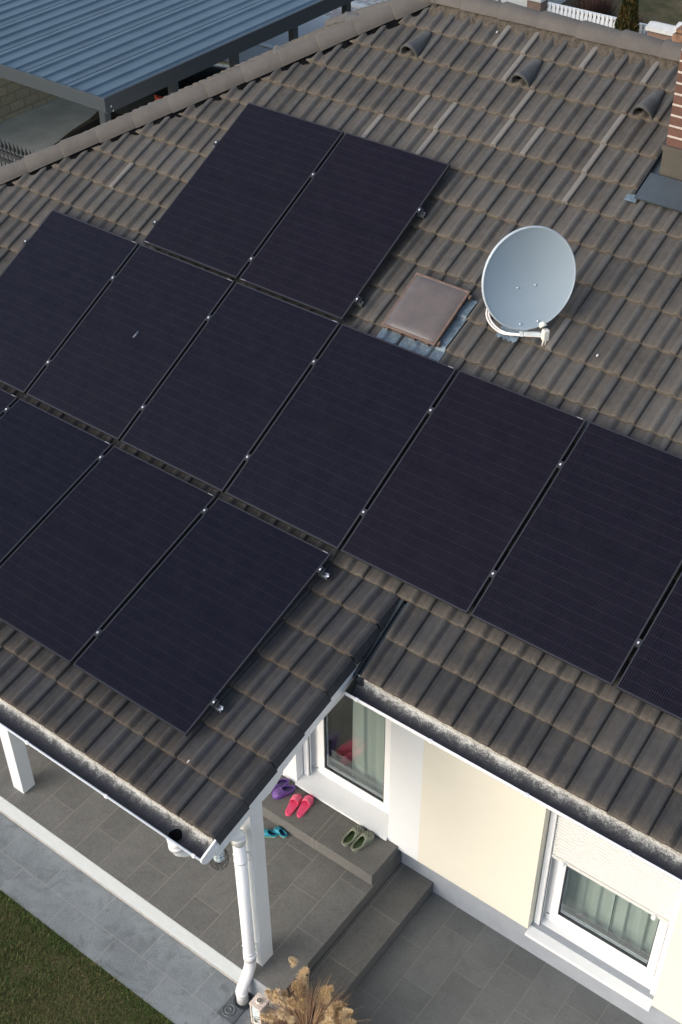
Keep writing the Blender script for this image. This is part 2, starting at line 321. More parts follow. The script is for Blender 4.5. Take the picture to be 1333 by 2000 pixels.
# ------------------------------------------------------------------ object helpers
COL = sc.collection
def tag(o, label=None, cat=None, group=None, kind=None):
    if label: o['label'] = label
    if cat: o['category'] = cat
    if group: o['group'] = group
    if kind: o['kind'] = kind
    return o
def thing(name, label, cat, loc=(0, 0, 0), rot=(0, 0, 0), group=None):
    o = bpy.data.objects.new(name, None); COL.objects.link(o); o.location = loc; o.rotation_euler = rot
    o.empty_display_size = 0.1
    return tag(o, label, cat, group)
def origin(o):
    v = Vector((0, 0, 0))
    while o is not None: v += Vector(o.location); o = o.parent
    return v
class MB:
    def __init__(s): s.v = []; s.f = []; s.mi = []; s.attr = {}; s.sm = []
    def add(s, vs, fs, m=0, smooth=False):
        b = len(s.v); s.v += [tuple(v) for v in vs]
        for f in fs: s.f.append(tuple(b+i for i in f)); s.mi.append(m); s.sm.append(smooth)
        return b
    def box(s, x0, x1, y0, y1, z0, z1, m=0):
        vs = [(x, y, z) for z in (z0, z1) for y in (y0, y1) for x in (x0, x1)]
        s.add(vs, [(0, 2, 3, 1), (4, 5, 7, 6), (0, 1, 5, 4), (2, 6, 7, 3), (0, 4, 6, 2), (1, 3, 7, 5)], m); return s
    def prism(s, poly, axis, a, b, m=0, smooth=False, caps=True):
        """poly of 2D points swept along axis 'x' (points are y,z), 'y' (x,z) or 'z' (x,y)"""
        def P(p, t): return {'x': (t, p[0], p[1]), 'y': (p[0], t, p[1]), 'z': (p[0], p[1], t)}[axis]
        n = len(poly); vs = [P(p, a) for p in poly] + [P(p, b) for p in poly]
        fs = [(i, (i+1) % n, n+(i+1) % n, n+i) for i in range(n)]
        s.add(vs, fs, m, smooth)
        if caps: s.add(vs, [tuple(range(n))[::-1], tuple(range(n, 2*n))], m)
        return s
    def bar(s, p, q, w, h, m=0, up=(0, 0, 1)):
        p = Vector(p); q = Vector(q); d = (q-p).normalized(); x = d.cross(Vector(up)).normalized(); z = x.cross(d)
        vs = [c + x*a*w/2 + z*b*h/2 for c in (p, q) for a, b in ((-1, -1), (1, -1), (1, 1), (-1, 1))]
        s.add(vs, [(0, 1, 2, 3), (7, 6, 5, 4), (0, 4, 5, 1), (1, 5, 6, 2), (2, 6, 7, 3), (3, 7, 4, 0)], m); return s
    def tube(s, pts, r, n=10, m=0, caps=True):
        pts = [Vector(p) for p in pts]; rs = r if isinstance(r, (list, tuple)) else [r]*len(pts)
        prev = None; vs = []
        for i, p in enumerate(pts):
            d = (pts[min(i+1, len(pts)-1)] - pts[max(i-1, 0)]).normalized()
            if prev is None: x = d.cross(Vector((0.31, 0.2, 0.93))); x = x.normalized() if x.length > 1e-4 else d.orthogonal().normalized()
            else: x = (prev - d*prev.dot(d)).normalized()
            prev = x; y = d.cross(x)
            vs += [p + (x*cos(2*pi*k/n) + y*sin(2*pi*k/n))*rs[i] for k in range(n)]
        fs = [(i*n+k, i*n+(k+1) % n, (i+1)*n+(k+1) % n, (i+1)*n+k) for i in range(len(pts)-1) for k in range(n)]
        s.add(vs, fs, m, True)
        if caps: b = len(s.v)-len(vs); s.f.append(tuple(b+k for k in range(n))[::-1]); s.mi.append(m); s.sm.append(False); e = b+(len(pts)-1)*n; s.f.append(tuple(e+k for k in range(n))); s.mi.append(m); s.sm.append(False)
        return s
    def lathe(s, prof, c=(0, 0, 0), axis=(0, 0, 1), n=24, m=0, sx=1.0, sy=1.0):
        """prof: (radius, height) pairs along axis from c"""
        a = Vector(axis).normalized(); x = a.orthogonal().normalized() if abs(a.z) > 0.99 else Vector((0, 0, 1)).cross(a).normalized(); y = a.cross(x); c = Vector(c)
        vs = [c + a*h + x*(r*cos(2*pi*k/n)*sx) + y*(r*sin(2*pi*k/n)*sy) for r, h in prof for k in range(n)]
        s.add(vs, [(i*n+k, i*n+(k+1) % n, (i+1)*n+(k+1) % n, (i+1)*n+k) for i in range(len(prof)-1) for k in range(n)], m, True); return s
    def build(s, name, mats, parent=None, local=False, bevel=0.0, fix=True):
        me = bpy.data.meshes.new(name)
        o = bpy.data.objects.new(name, me)
        off = Vector((0, 0, 0)) if local or parent is None else origin(parent)
        me.from_pydata([(v[0]-off.x, v[1]-off.y, v[2]-off.z) for v in s.v], [], s.f)
        for mt in (mats if isinstance(mats, (list, tuple)) else [mats]): me.materials.append(mt)
        me.polygons.foreach_set('material_index', s.mi); me.polygons.foreach_set('use_smooth', s.sm)
        for k, dat in s.attr.items():
            at = me.color_attributes.new(k, 'FLOAT_COLOR', 'POINT'); at.data.foreach_set('color', dat)
        me.update()
        if fix:
            bm = bmesh.new(); bm.from_mesh(me); bmesh.ops.recalc_face_normals(bm, faces=bm.faces); bm.to_mesh(me); bm.free()
        COL.objects.link(o)
        if parent is not None: o.parent = parent
        if bevel:
            b = o.modifiers.new('bevel', 'BEVEL'); b.width = bevel; b.segments = 2; b.limit_method = 'ANGLE'; b.angle_limit = rad(40)
        return o
def copy_tree(o, parent=None):
    c = o.copy(); COL.objects.link(c)
    if parent is not None: c.parent = parent; c.matrix_parent_inverse = o.matrix_parent_inverse.copy()
    for ch in list(o.children): copy_tree(ch, c)
    return c
def clip(o, co, no, keep_attr=True):
    """cut away the side of the plane the normal points to"""
    me = o.data; bm = bmesh.new(); bm.from_mesh(me)
    mw = Matrix.Translation(-origin(o))
    bmesh.ops.bisect_plane(bm, geom=bm.verts[:]+bm.edges[:]+bm.faces[:], plane_co=mw @ Vector(co), plane_no=Vector(no), clear_outer=True)
    bm.to_mesh(me); bm.free()

# ================================================================== SETTING
def struct(name, mb, mats, kind='structure', **kw):
    o = mb.build(name, mats, None, **kw); o['kind'] = kind; return o
mb = MB(); mb.box(-150, 150, -90, 210, -4.8, -4.262); struct('ground', mb, M['ground'])
mb = MB(); mb.box(-11.5, -2.0, 2.0, 11.55, -4.4, -4.252); struct('carport_yard', mb, M['concrete'])
mb = MB(); mb.box(-14.0, -3.5, 11.5, 15.62, -4.4, -4.248); struct('street', mb, M['street'])
mb = MB(); mb.box(-14.0, -3.5, 15.63, 16.35, -4.4, -4.242); mb.box(-14, -3.5, 16.55, 17.6, -4.4, -4.242); mb.box(-9.0, -6.6, 10.1, 11.49, -4.4, -4.240)
struct('block_pavement', mb, M['paving'])
mb = MB(); mb.box(-14.0, -3.5, 16.36, 16.54, -4.4, -4.19); mb.box(-9.6, -6.0, 13.32, 13.45, -4.3, -4.225); struct('street_kerb', mb, M['marking'])
# garden side: lawn, path slabs, yard slabs
mb = MB(); mb.box(-8, 14, -14, -3.955, -4.5, -4.212); lawn = struct('lawn', mb, M['ground'])
mb = MB(); mb.box(-3.0, 5.385, -3.965, -3.40, -4.4, ZG); struct('garden_path', mb, M['outer'])
mb = MB(); mb.prism([(5.388, -3.7), (5.388, -9.0), (13, -9.0), (13, -1.685), (5.735, -1.685), (5.735, -3.2), (5.388, -3.2)][::-1], 'z', -4.4, ZG)
struct('yard_slabs', mb, M['yard'])
mb = MB()
mb.box(-2.6, 5.388, YK, YW+0.25, -4.5, ZF)
st = struct('terrace', mb, [M['terrace'], M['riser']])
st.data.polygons.foreach_set('material_index', [0 if p.normal.z > 0.5 else 1 for p in st.data.polygons])
mb = MB(); mb.box(-2.6, 5.00, YK-0.006, YK-0.002, -4.185, ZF-0.003); mb.box(-2.6, 4.985, YK-0.012, YK-0.008, -4.186, -4.165, 1)
mb.box(5.003, 5.386, YK-0.006, YK-0.002, -4.185, ZF-0.003, 2)
st = struct('terrace_edge', mb, [M['kerb'], M['beige'], M['plinth']])
mb = MB(); mb.box(5.39, 5.732, YK+0.02, YW+0.052, -4.4, Z2); st = struct('lower_step', mb, [M['stepslab'], M['riser']], bevel=0.004)
mb = MB(); mb.box(3.6, 5.378, -2.122, YW+0.2, ZF+0.003, ZS); st2 = struct('upper_step', mb, [M['slipslab'], M['riser']], bevel=0.004)
for s_ in (st, st2): s_.data.polygons.foreach_set('material_index', [0 if p.normal.z > 0.5 else 1 for p in s_.data.polygons])
mb = MB(); mb.box(4.777, 4.782, -2.1225, YW-0.02, ZS-0.10, ZS+0.0012); mb.box(4.7225, 4.7275, -2.1232, -2.1215, ZF+0.006, ZS-0.004)
jo = mb.build('step_joint', M['slip_joint'], None); jo['kind'] = 'structure'
# (the material split above follows the real tiles: slabs on the treads, cut strips on the risers)

# ================================================================== HOUSE
HG = 'house'
house = thing('house', 'single storey house with cream and white walls under a dark concrete tile roof', 'house', (3, 1, ZG))
UC = [0.0, 0.010, 0.05, 0.10, 0.30, 0.345, 0.385, 0.44, 0.495, 0.535, 0.58, 0.70, 0.765, 0.80, 0.835, 0.90, 0.955, 0.985, 0.992]
def zprof(u):
    if 0.30 < u < 0.58: return 0.031*cos((u-0.44)/0.14*pi/2)**1.3
    if u <= 0.0: return 0.004
    if u < 0.30: return max(0.0, 0.011*(1-u/0.09))
    if u < 0.765: return 0.001
    if u > 0.99: return 0.0
    if u < 0.81: return 0.027*(u-0.765)/0.045
    if u < 0.955: return 0.027 + 0.003*sin((u-0.81)/0.145*pi)
    return 0.027 - (u-0.955)/0.03*0.014
def crestf(u): return max(0.0, min(1.0, (zprof(u)-0.004)/0.023)) if u > 0.2 else 0.15
def tile_face(mb, seams, courses, P, light=None, xmin=None, verge=None, rnd=random.Random(1)):
    """one interlocking double roll tile per cell; P(x, s, n) gives the world point"""
    for ci in range(len(courses)-1):
        s0, s1 = courses[ci], courses[ci+1]+0.02; L = s1-s0
        for (xa, xb) in seams:
            if xmin is not None and xb <= xmin: continue
            wd = xb-xa; tone = rnd.random(); dn = rnd.uniform(-0.0025, 0.0025); ds = rnd.uniform(-0.004, 0.004); tl = rnd.uniform(-0.003, 0.003)
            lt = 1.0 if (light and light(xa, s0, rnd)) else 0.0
            rows = [(-0.001, -0.030, 1.0), (0.0, -0.004, 1.0), (0.012, 0.0, 0.85), (0.05, 0.0, 0.5), (0.11, 0.0, 0.12), (0.20, 0.0, 0.0), (L, 0.0, 0.0)]
            base = len(mb.v); vs = []; at = mb.attr.setdefault('tile', [])
            for t, dz, e in rows:
                for u in UC:
                    x = xa + u*wd
                    if xmin is not None: x = max(x, xmin)
                    jit = 0.004*noise.noise(Vector((x*23, s0*9, 0))) if t < 0.02 else 0
                    lift = 0.030*(1-t/L)
                    n_ = zprof(u)*(1.0 if t < L*0.9 else 0.9) + lift + dz + dn + tl*(u-0.5)
                    if dz < -0.02: n_ = zprof(u)*0.8 + lift - 0.030
                    vs.append(P(x, s0+t+ds+jit, n_))
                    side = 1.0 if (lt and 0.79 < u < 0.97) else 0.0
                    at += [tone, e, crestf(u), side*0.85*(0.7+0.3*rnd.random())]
            n = len(UC); fs = []
            for r in range(len(rows)-1):
                for k in range(n-1):
                    if xmin is not None and xa+UC[k+1]*wd <= xmin: continue
                    fs.append((r*n+k, r*n+k+1, (r+1)*n+k+1, (r+1)*n+k))
            mb.add(vs, fs, 0, False)
            if verge and xb >= verge-0.001:      # side skirt of the verge tile
                xs = [(xa+0.93*wd, 0.034), (xa+0.97*wd, 0.030), (xb+0.012, 0.012), (xb+0.035, -0.075), (xb+0.022, -0.085)]
                vs = []
                for t in (0.0, 0.01, L-0.022):
                    for (x, nn) in xs: vs.append(P(x, s0+t+ds, nn + 0.030*(1-t/L) + dn - (0.006 if t == 0 else 0))); at += [tone*0.6, 1.0 if t < 0.005 and nn > 0.02 else 0.1, 0.9, 0]
                m_ = len(xs)
                mb.add(vs, [(r*m_+k, r*m_+k+1, (r+1)*m_+k+1, (r+1)*m_+k) for r in range(2) for k in range(m_-1)], 0)
    return mb
cA, sA, cB, sB = cos(PA), sin(PA), cos(PB), sin(PB)
def P_main(x, s, n): return (x, s*cA - n*sA, s*sA - OFF/cA + n*cA)
def zw(x, y): return za(0) + 0.52*(x+1.15) - 0.0183*y        # west face, a little steeper
def P_west(y, s, n): x = s*cA - 1.15; return (x - n*sA, y, zw(x, y) + n*cA)
PN = math.atan(0.538); cN, sN = cos(PN), sin(PN)
def P_north(x, s, n): return (x, 3.28 + (3.67-s)*cN + n*sN, za(3.28) - (3.67-s)*sN + n*cN)
def P_porch(x, s, n): return (x, s*cB - n*sB, zb(0) + s*sB + n*cB)
TW = 0.302
CM = [-2.46, -2.115, -1.79] + [-1.79+0.335*k for k in range(1, 10)] + [1.57, 1.905, 2.24, 2.585, 2.94, 3.29, 3.67]
CPo = [-3.90, -3.575, -3.25, -2.925, -2.60, -2.275, -1.955, -1.66]
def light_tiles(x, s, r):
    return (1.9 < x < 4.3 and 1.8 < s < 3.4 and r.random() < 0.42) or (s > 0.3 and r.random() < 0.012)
seamsM = [(3.09+TW*k, 3.09+TW*(k+1)) for k in range(-22, 27)]
mb = MB()
tile_face(mb, seamsM, CM[2:], P_main, light_tiles)
tile_face(mb, seamsM, CM[:3], P_main, None, xmin=5.315)
roof = mb.build('roof', M['tile'], house, fix=False)
clip(roof, (-1.16, 0, 0), Vector((-1, 1, 0)).normalized())
roof['label'] = 'wide brown grey tiled roof slope with dusty tile edges'
mb = MB()
seamsW = [(-3.0+TW*k, -3.0+TW*(k+1)) for k in range(0, 42)]
tile_face(mb, seamsW, CM, P_west)
rw = mb.build('roof', M['tile'], house, fix=False)
clip(rw, (-1.14, 0, 0), Vector((1, -1, 0)).normalized()); clip(rw, (5.42, 0, 0), Vector((1, 1, 0)).normalized())
mb = MB(); tile_face(mb, seamsM, CM[::1], P_north); rn = mb.build('roof', M['tile'], house, fix=False)
clip(rn, (5.42, 0, 0), Vector((-1, -1, 0)).normalized())
seamsP = [(4.90-TW*(k+1), 4.90-TW*k) for k in range(25, -1, -1)] + [(4.90, 5.213)]
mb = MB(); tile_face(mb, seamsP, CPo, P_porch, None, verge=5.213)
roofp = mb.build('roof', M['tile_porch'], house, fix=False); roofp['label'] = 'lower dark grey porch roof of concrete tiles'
# solid decks under the tiles
mb = MB()
def deck(pts, th=0.06, m=0):
    n = len(pts); top = [Vector(p) for p in pts]; bot = [p - Vector((0, 0, th)) for p in top]
    mb.add(top+bot, [tuple(range(n)), tuple(range(n, 2*n))[::-1]] + [(i, n+i, n+(i+1) % n, (i+1) % n) for i in range(n)], m)
dz = 0.035
deck([(-2.75, -1.6, za(-1.6)-dz), (11, -1.6, za(-1.6)-dz), (11, 3.28, za(3.28)-dz), (2.13, 3.28, za(3.28)-dz)])
deck([(5.33, -2.17, za(-2.17)-dz), (11, -2.17, za(-2.17)-dz), (11, -1.6, za(-1.6)-dz), (5.33, -1.6, za(-1.6)-dz)])
deck([(-2.6, -3.70, zb(-3.70)-dz), (5.21, -3.70, zb(-3.70)-dz), (5.21, -1.6, zb(-1.6)-dz), (-2.6, -1.6, zb(-1.6)-dz)])
zn = za(3.28)-0.538*5.42
deck([(2.13, 3.28, za(3.28)-dz), (11, 3.28, za(3.28)-dz), (11, 8.7, zn-dz), (-3.29, 8.7, zn-dz)])
deck([(2.13, 3.28, za(3.28)-dz), (-3.29, 8.7, zn-dz), (-3.29, -2.14, za(-2.14)-dz)])
mb.build('roof_deck', M['black'], house)
# ridge and hip caps
def cap(mb, p, q, r0, r1, th=0.014, span=88, n=12):
    p = Vector(p); q = Vector(q); d = (q-p).normalized(); x = d.cross(Vector((0, 0, 1))).normalized(); z = x.cross(d)
    rows = [(0.0, r0-0.004), (0.02, r0), (1.0, r1)]; vs = []; L = (q-p).length
    for inner in (0, 1):
        for t, r in rows:
            rr = r - th*inner
            for k in range(n+1):
                a = rad(-span + 2*span*k/n); c = p + d*L*t
                vs.append(c + x*sin(a)*rr*0.98 + z*(cos(a)*rr*1.0))
    m = n+1; f = []
    for r in range(2):
        for k in range(n):
            f.append((r*m+k, r*m+k+1, (r+1)*m+k+1, (r+1)*m+k)); b = 3*m
            f.append((b+r*m+k, b+(r+1)*m+k, b+(r+1)*m+k+1, b+r*m+k+1))
    for k in range(n): f.append((k, 3*m+k, 3*m+k+1, k+1))
    mb.add(vs, f, 0, True)
def capline(a, b, n, big_first=True, parent=None, mort=True, dz=0.0, name='ridge_capping'):
    mb = MB(); a = Vector(a); b = Vector(b); d = (b-a)/n; rr = random.Random(int(a.x*10))
    for k in range(n):
        j = Vector((0, 0, rr.uniform(-0.004, 0.004))); p = a+d*k+j; q = a+d*(k+1)+d*0.08+j
        if big_first: cap(mb, p, q, 0.124, 0.104)
        else: cap(mb, q-d*0.08, p-d*0.08, 0.124, 0.104)
    o = mb.build(name, M['cap'], parent, fix=True)
    return o
e = Vector((-0.762, 0.388, za(0.388)+0.012)); step = Vector((0.2586, 0.2586, 0.2586*TA))
lo = e - step*8; hi = Vector((2.13, 3.28, za(3.28)+0.012)); nst = 8 + 11
capline(lo, e+step*11.15, 19, True, roof, name='hip_capping')
capline((2.10, 3.28, za(3.28)+0.02), (2.10+0.411*21, 3.28, za(3.28)+0.02), 21, True, roof)
capline((-3.2, 8.6, za(3.28)-0.538*5.32+0.012), hi, 19, True, rw, name='hip_capping')
mb = MB(); mb.tube([hi+Vector((-0.09, -0.09, -0.04)), hi+Vector((0, 0, 0.06)), hi+Vector((0.12, 0, 0.0))], [0.10, 0.125, 0.115], 14)
mb.build('apex_cap', M['cap'], roof)
# crumpled lining strip under the ridge and hip caps
mb = MB(); rr = random.Random(3)
def lining(a, b, side, w, n):
    a = Vector(a); b = Vector(b); vs = []; 
    for k in range(n+1):
        c = a.lerp(b, k/n)
        for j, (o_, z_) in enumerate(((0.05, 0.075), (0.09, 0.055), (w, 0.012))):
            v = c + Vector(side)*(o_ + (rr.uniform(-0.022, 0.028) if j == 2 else rr.uniform(-.006, .006))); vs.append((v.x, v.y, za(v.y)+z_+rr.uniform(-0.012, 0.012)))
    mb.add(vs, [(k*3+j, k*3+j+1, k*3+j+4, k*3+j+3) for k in range(n) for j in range(2)], 0)
lining((2.1, 3.28, 0), (10.7, 3.28, 0), (0, -1, 0), 0.155, 200)
mb.build('ridge_lining', M['mortar'], roof)
mb = MB(); lining((-2.7, -1.55, 0), (2.1, 3.25, 0), (0.707, -0.707, 0), 0.13, 150); mb.build('hip_lining', M['black'], roof)
# three vent cowls
def vent(x, s, parent, P):
    mb = MB(); nt_, na = 9, 16
    def pt(t, a, k): 
        hw = (0.100*(1-t)+0.046*t)*k; h = (0.150*(1-t)**1.15 + 0.022*t)*k
        aa = a*pi/2; return P(x + hw*math.copysign(abs(sin(aa))**1.15, a), s + 0.33*t, 0.020 + h*max(0, cos(aa))**0.8)
    for k_ in (1.0, 0.86):
        vs = [pt(t/(nt_-1), -1+2*a/na, k_) for t in range(nt_) for a in range(na+1)]; m = na+1
        b = mb.add(vs, [(t*m+a, t*m+a+1, (t+1)*m+a+1, (t+1)*m+a) for t in range(nt_-1) for a in range(na)], 0, True)
    m = na+1; o2 = nt_*m
    for a in range(na): mb.f.append((a, o2+a, o2+a+1, a+1)); mb.mi.append(0); mb.sm.append(False)
    o = mb.build('roof_vent', plain_vent, parent, fix=True)
    mb = MB(); vs = [P(x-0.085, s+0.07, 0.02), P(x+0.085, s+0.07, 0.02)] + [P(x+0.085*sin(a), s+0.07, 0.02+0.11*cos(a)) for a in (1.2, .6, 0, -.6, -1.2)]
    mb.add(vs, [tuple(range(7))], 0); mb.build('vent_dark_back', M['black'], o)  # flat black panel stands in for the shade inside the cowl
plain_vent = plain('vent cowl concrete', (0.078, 0.080, 0.080), 0.8, var=0.25, scale=12, bump=0.3, fine=0.3)
for x_ in (2.317, 3.525, 4.733): vent(x_, 2.945, roof, P_main)

def P_west2(y, s, n): return P_west(y, s, n)
vent(3.05, 1.72, rw, P_west2); vent(6.1, 0.20, rw, P_west2)
# dark channel between porch verge and main slope
mb = MB(); pts = [(-1.585, 0), (-2.205, 0)]
for (x0, x1, dn) in ((5.235, 5.262, 0.0), (5.262, 5.30, -0.035), (5.30, 5.318, 0.01)):
    mb.add([(x0, -1.58, za(-1.58)+dn), (x1, -1.58, za(-1.58)+dn), (x1, -2.205, za(-2.205)+dn), (x0, -2.205, za(-2.205)+dn),
            (x0, -1.58, za(-1.58)-0.08), (x1, -1.58, za(-1.58)-0.08), (x1, -2.205, za(-2.205)-0.08), (x0, -2.205, za(-2.205)-0.08)],
           [(0, 1, 2, 3), (4, 7, 6, 5), (0, 4, 5, 1), (1, 5, 6, 2), (2, 6, 7, 3), (3, 7, 4, 0)], 0)
mb.build('valley_channel', M['anthra'], roof)

# ---- walls
mb = MB(); YB = YW+0.30; WT = -1.32
def wall(x0, x1, z0, z1, m, y0=YW): mb.box(x0, x1, y0, YB, z0, z1, m)
ZB = -3.80
wall(-2.4, 4.25, ZB, WT-0.02, 0); wall(4.25, 5.27, -1.62, WT-0.02, 0); wall(5.27, 5.587, ZB, WT-0.02, 0)
wall(5.587, 6.69, ZB, WT-0.02, 1); wall(6.69, 7.82, -2.05, WT-0.02, 1); wall(7.82, 10.4, ZB, WT-0.02, 1)
mb.box(-2.4, 10.4, 7.7, 8.0, -4.3, -1.42, 0); mb.box(-2.7, -2.402, YW, 8.0, -4.3, -1.42, 0); mb.box(10.402, 10.7, YW, 8.0, -4.3, -1.42, 0)
mb.build('wall', [M['white'], M['cream']], house)
mb = MB(); mb.box(-2.4, 4.249, YW+0.05, YB-0.01, -4.4, ZB-0.002); mb.box(4.251, 10.38, YW+0.05, YB-0.01, -4.4, ZB-0.002); mb.build('plinth', M['plinth'], house)
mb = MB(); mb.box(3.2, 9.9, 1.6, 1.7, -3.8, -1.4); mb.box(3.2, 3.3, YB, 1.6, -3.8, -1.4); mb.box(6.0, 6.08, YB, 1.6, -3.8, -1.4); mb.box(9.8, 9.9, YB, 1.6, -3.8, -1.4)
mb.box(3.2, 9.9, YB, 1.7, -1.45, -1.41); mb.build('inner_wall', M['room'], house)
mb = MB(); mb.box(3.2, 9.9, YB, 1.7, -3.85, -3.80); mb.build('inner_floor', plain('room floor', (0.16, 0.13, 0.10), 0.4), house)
# eaves soffit boards
mb = MB(); mb.box(5.32, 10.4, -2.17, YW-0.002, -1.36, -1.33); mb.box(5.32, 10.4, -2.168, -2.155, -1.43, -1.30); mb.build('eaves_board', M['whitepaint'], house)

# ---- windows
def window(x0, x1, zb_, zt, fy, sill_z, sill_y, name, fx0, fx1, shut=None, door=False):
    fr = MB(); d = 0.06                                   # fixed frame, y from fy to fy+0.07
    fr.box(fx0, fx0+d, fy, fy+0.07, zb_, zt); fr.box(fx1-d, fx1, fy, fy+0.07, zb_, zt)
    fr.box(fx0+d, fx1-d, fy, fy+0.07, zb_, zb_+0.075); fr.box(fx0+d, fx1-d, fy, fy+0.07, zt-0.06, zt)
    o = fr.build(name, M['pvc'], house, bevel=0.004)
    # packing beside the frame
    for (p0, p1) in ((x0, fx0-0.001), (fx1+0.001, x1)): pk = MB(); pk.box(p0, p1, fy+0.02, fy+0.06, zb_, zt); pk.build('side_packing', M['pvc'], o)
    sa = MB(); a0, a1, b0, b1 = fx0+0.035, fx1-0.035, zb_+0.095, zt-0.03; t = 0.072; y0 = fy-0.018; y1 = fy+0.05
    def ring(mb_, a0, a1, b0, b1, t, y0, y1, m=0):
        mb_.box(a0, a0+t, y0, y1, b0, b1, m); mb_.box(a1-t, a1, y0, y1, b0, b1, m)
        mb_.box(a0+t, a1-t, y0, y1, b0, b0+t, m); mb_.box(a0+t, a1-t, y0, y1, b1-t, b1, m)
    ring(sa, a0, a1, b0, b1, t, y0, y1); s_ = sa.build('sash', M['pvc'], o, bevel=0.005)
    ga = MB(); ring(ga, a0+t, a1-t, b0+t, b1-t, 0.007, y0+0.006, y0+0.03); ga.build('gasket', M['gasket'], o)
    g2 = MB(); ring(g2, a0+t+.0005, a1-t-.0005, b0+t+.0005, b1-t-.0005, 0.014, y0+0.034, y0+0.046); g2.build('spacer', M['plinth'], o)
    ga = MB(); ga.box(fx0+0.004, fx1-0.004, fy-0.003, fy-0.001, zb_+0.080, zb_+0.092); ga.build('drip_gap', M['gasket'], o)
    p = MB(); p.box(a0+t+0.004, a1-t-0.004, y0+0.016, y0+0.020, b0+t+0.004, b1-t-0.004); p.build('pane', M['pane'], o)
    p = MB(); p.box(a0+t+0.014, a1-t-0.014, y0+0.052, y0+0.056, b0+t+0.014, b1-t-0.014); p.build('pane', M['pane'], o)
    # sill board
    sl = MB(); sl.prism([(sill_y, sill_z-0.030), (sill_y, sill_z-0.002), (sill_y+0.012, sill_z), (fy+0.03, sill_z+0.022), (fy+0.03, zb_-0.001 if zb_ < sill_z+0.02 else sill_z+0.021), (fy+0.03, sill_z-0.03)], 'x', x0+0.001, x1-0.001)
    sl.build('sill', M['whitepaint'], house, bevel=0.003)
    # guide rails
    for gx in (x0+0.008, x1-0.008-0.05):
        g = MB(); g.box(gx, gx+0.05, fy-0.095, fy-0.045, sill_z+0.012, zt); g.box(gx+0.018, gx+0.032, fy-0.097, fy-0.0955, sill_z+0.014, zt-0.01, 1) if False else None
        g.build('guide_rail', M['pvc'], house, bevel=0.003)
        g = MB(); sx_ = gx+0.0505 if gx < (x0+x1)/2 else gx-0.0015
        g.box(sx_, sx_+0.001, fy-0.077, fy-0.063, sill_z+0.014, zt-0.01); g.build('guide_slot', M['gasket'], house)
    return o
wd = window(4.25, 5.27, -3.728, -1.64, -1.545, ZS+0.040, -1.765, 'terrace_door', 4.33, 5.20, door=True)
w2 = window(6.69, 7.82, -3.80, -2.06, -1.555, -3.815, -1.775, 'window', 6.755, 7.775)
# roller shutter of the right hand window
mb = MB(); z = -2.86; pts = []
mb.box(6.748, 7.765, -1.632, -1.612, z, z+0.035)
zz = z+0.037
while zz < -2.08:
    h = 0.037; prof = [(-1.612, zz), (-1.622, zz+0.001), (-1.629, zz+0.006), (-1.631, zz+0.014), (-1.631, zz+0.022), (-1.629, zz+0.030), (-1.622, zz+0.035), (-1.612, zz+0.036)]
    mb.prism(prof, 'x', 6.748, 7.765, 0, False); zz += h
sh = mb.build('roller_shutter', M['shutter'], house)
for sx_ in (6.86, 7.64):
    m2 = MB(); m2.lathe([(0, 0), (0.017, 0), (0.019, 0.004), (0.019, 0.030), (0.012, 0.036), (0, 0.036)], (sx_, -1.633, z+0.012), (0, -1, 0), 14); m2.build('shutter_stop', M['white'], sh)
# curtains
def curtain(x0, x1, y, z0, z1, ph, amp, nf, name='curtain'):
    mb = MB(); n = int((x1-x0)*90); vs = []; m = 10
    for j in range(m+1):
        f = j/m; zc = z0+(z1-z0)*f
        for k in range(n+1):
            t = k/n; x = x0+(x1-x0)*t
            a = amp*(0.65+0.35*f); yy = y + a*sin(t*nf*2*pi+ph + 0.5*sin(t*9+ph)) + 0.3*a*sin(t*nf*4.7*pi+2*ph+f)
            vs.append((x + 0.01*sin(yy*90+f*2), yy, zc + 0.015*sin(t*nf*2*pi+ph)*(1-f)))
    mb.add(vs, [(j*(n+1)+k, j*(n+1)+k+1, (j+1)*(n+1)+k+1, (j+1)*(n+1)+k) for j in range(m) for k in range(n)], 0, True)
    return mb.build(name, M['curtain'], house, fix=False)
curtain(4.60, 5.22, -1.36, -3.79, -1.7, 0.4, 0.026, 3.2)
curtain(6.72, 7.23, -1.36, -3.79, -2.0, 1.4, 0.020, 3.5)
curtain(7.245, 7.81, -1.36, -3.79, -2.0, 0.2, 0.024, 4.0)

# ---- porch frame: posts, beams, barge board
def post(x0, x1, y0, y1):
    mb = MB(); mb.box(x0, x1, y0, y1, ZF, -1.78); return mb.build('post', M['whitepaint'], house, bevel=0.004)
post(4.966, 5.108, -3.275, -3.135); post(2.088, 2.230, -3.25, -3.11); post(-0.80, -0.66, -3.25, -3.11)
mb = MB(); mb.box(-2.3, 5.16, -3.28, -3.12, -1.778, -1.62); mb.build('porch_beam', M['whitepaint'], house, bevel=0.004)
mb = MB(); mb.prism([(YW-0.003, -1.62), (YW-0.003, -1.44), (-3.10, -1.60), (-3.10, -1.75), (-2.6, -1.70)], 'x', 4.99, 5.09)
mb.build('rafter', M['whitepaint'], house)
mb = MB(); mb.prism([(-3.115, -1.86), (-3.115, -1.65), (-2.89, -1.60), (-2.89, -1.79), (-2.95, -1.83), (-3.05, -1.87)], 'x', 4.4, 5.11); mb.build('beam_end', M['whitepaint'], house)
mb = MB()
for xr in [4.3-0.75*k for k in range(9)]: mb.prism([(-3.68, zb(-3.68)-0.22), (-3.68, zb(-3.68)-0.10), (YW, zb(YW)-0.10), (YW, zb(YW)-0.22)], 'x', xr, xr+0.08)
mb.build('porch_rafters', M['whitepaint'], house)
mb = MB(); b0, b1 = -3.755, -1.90
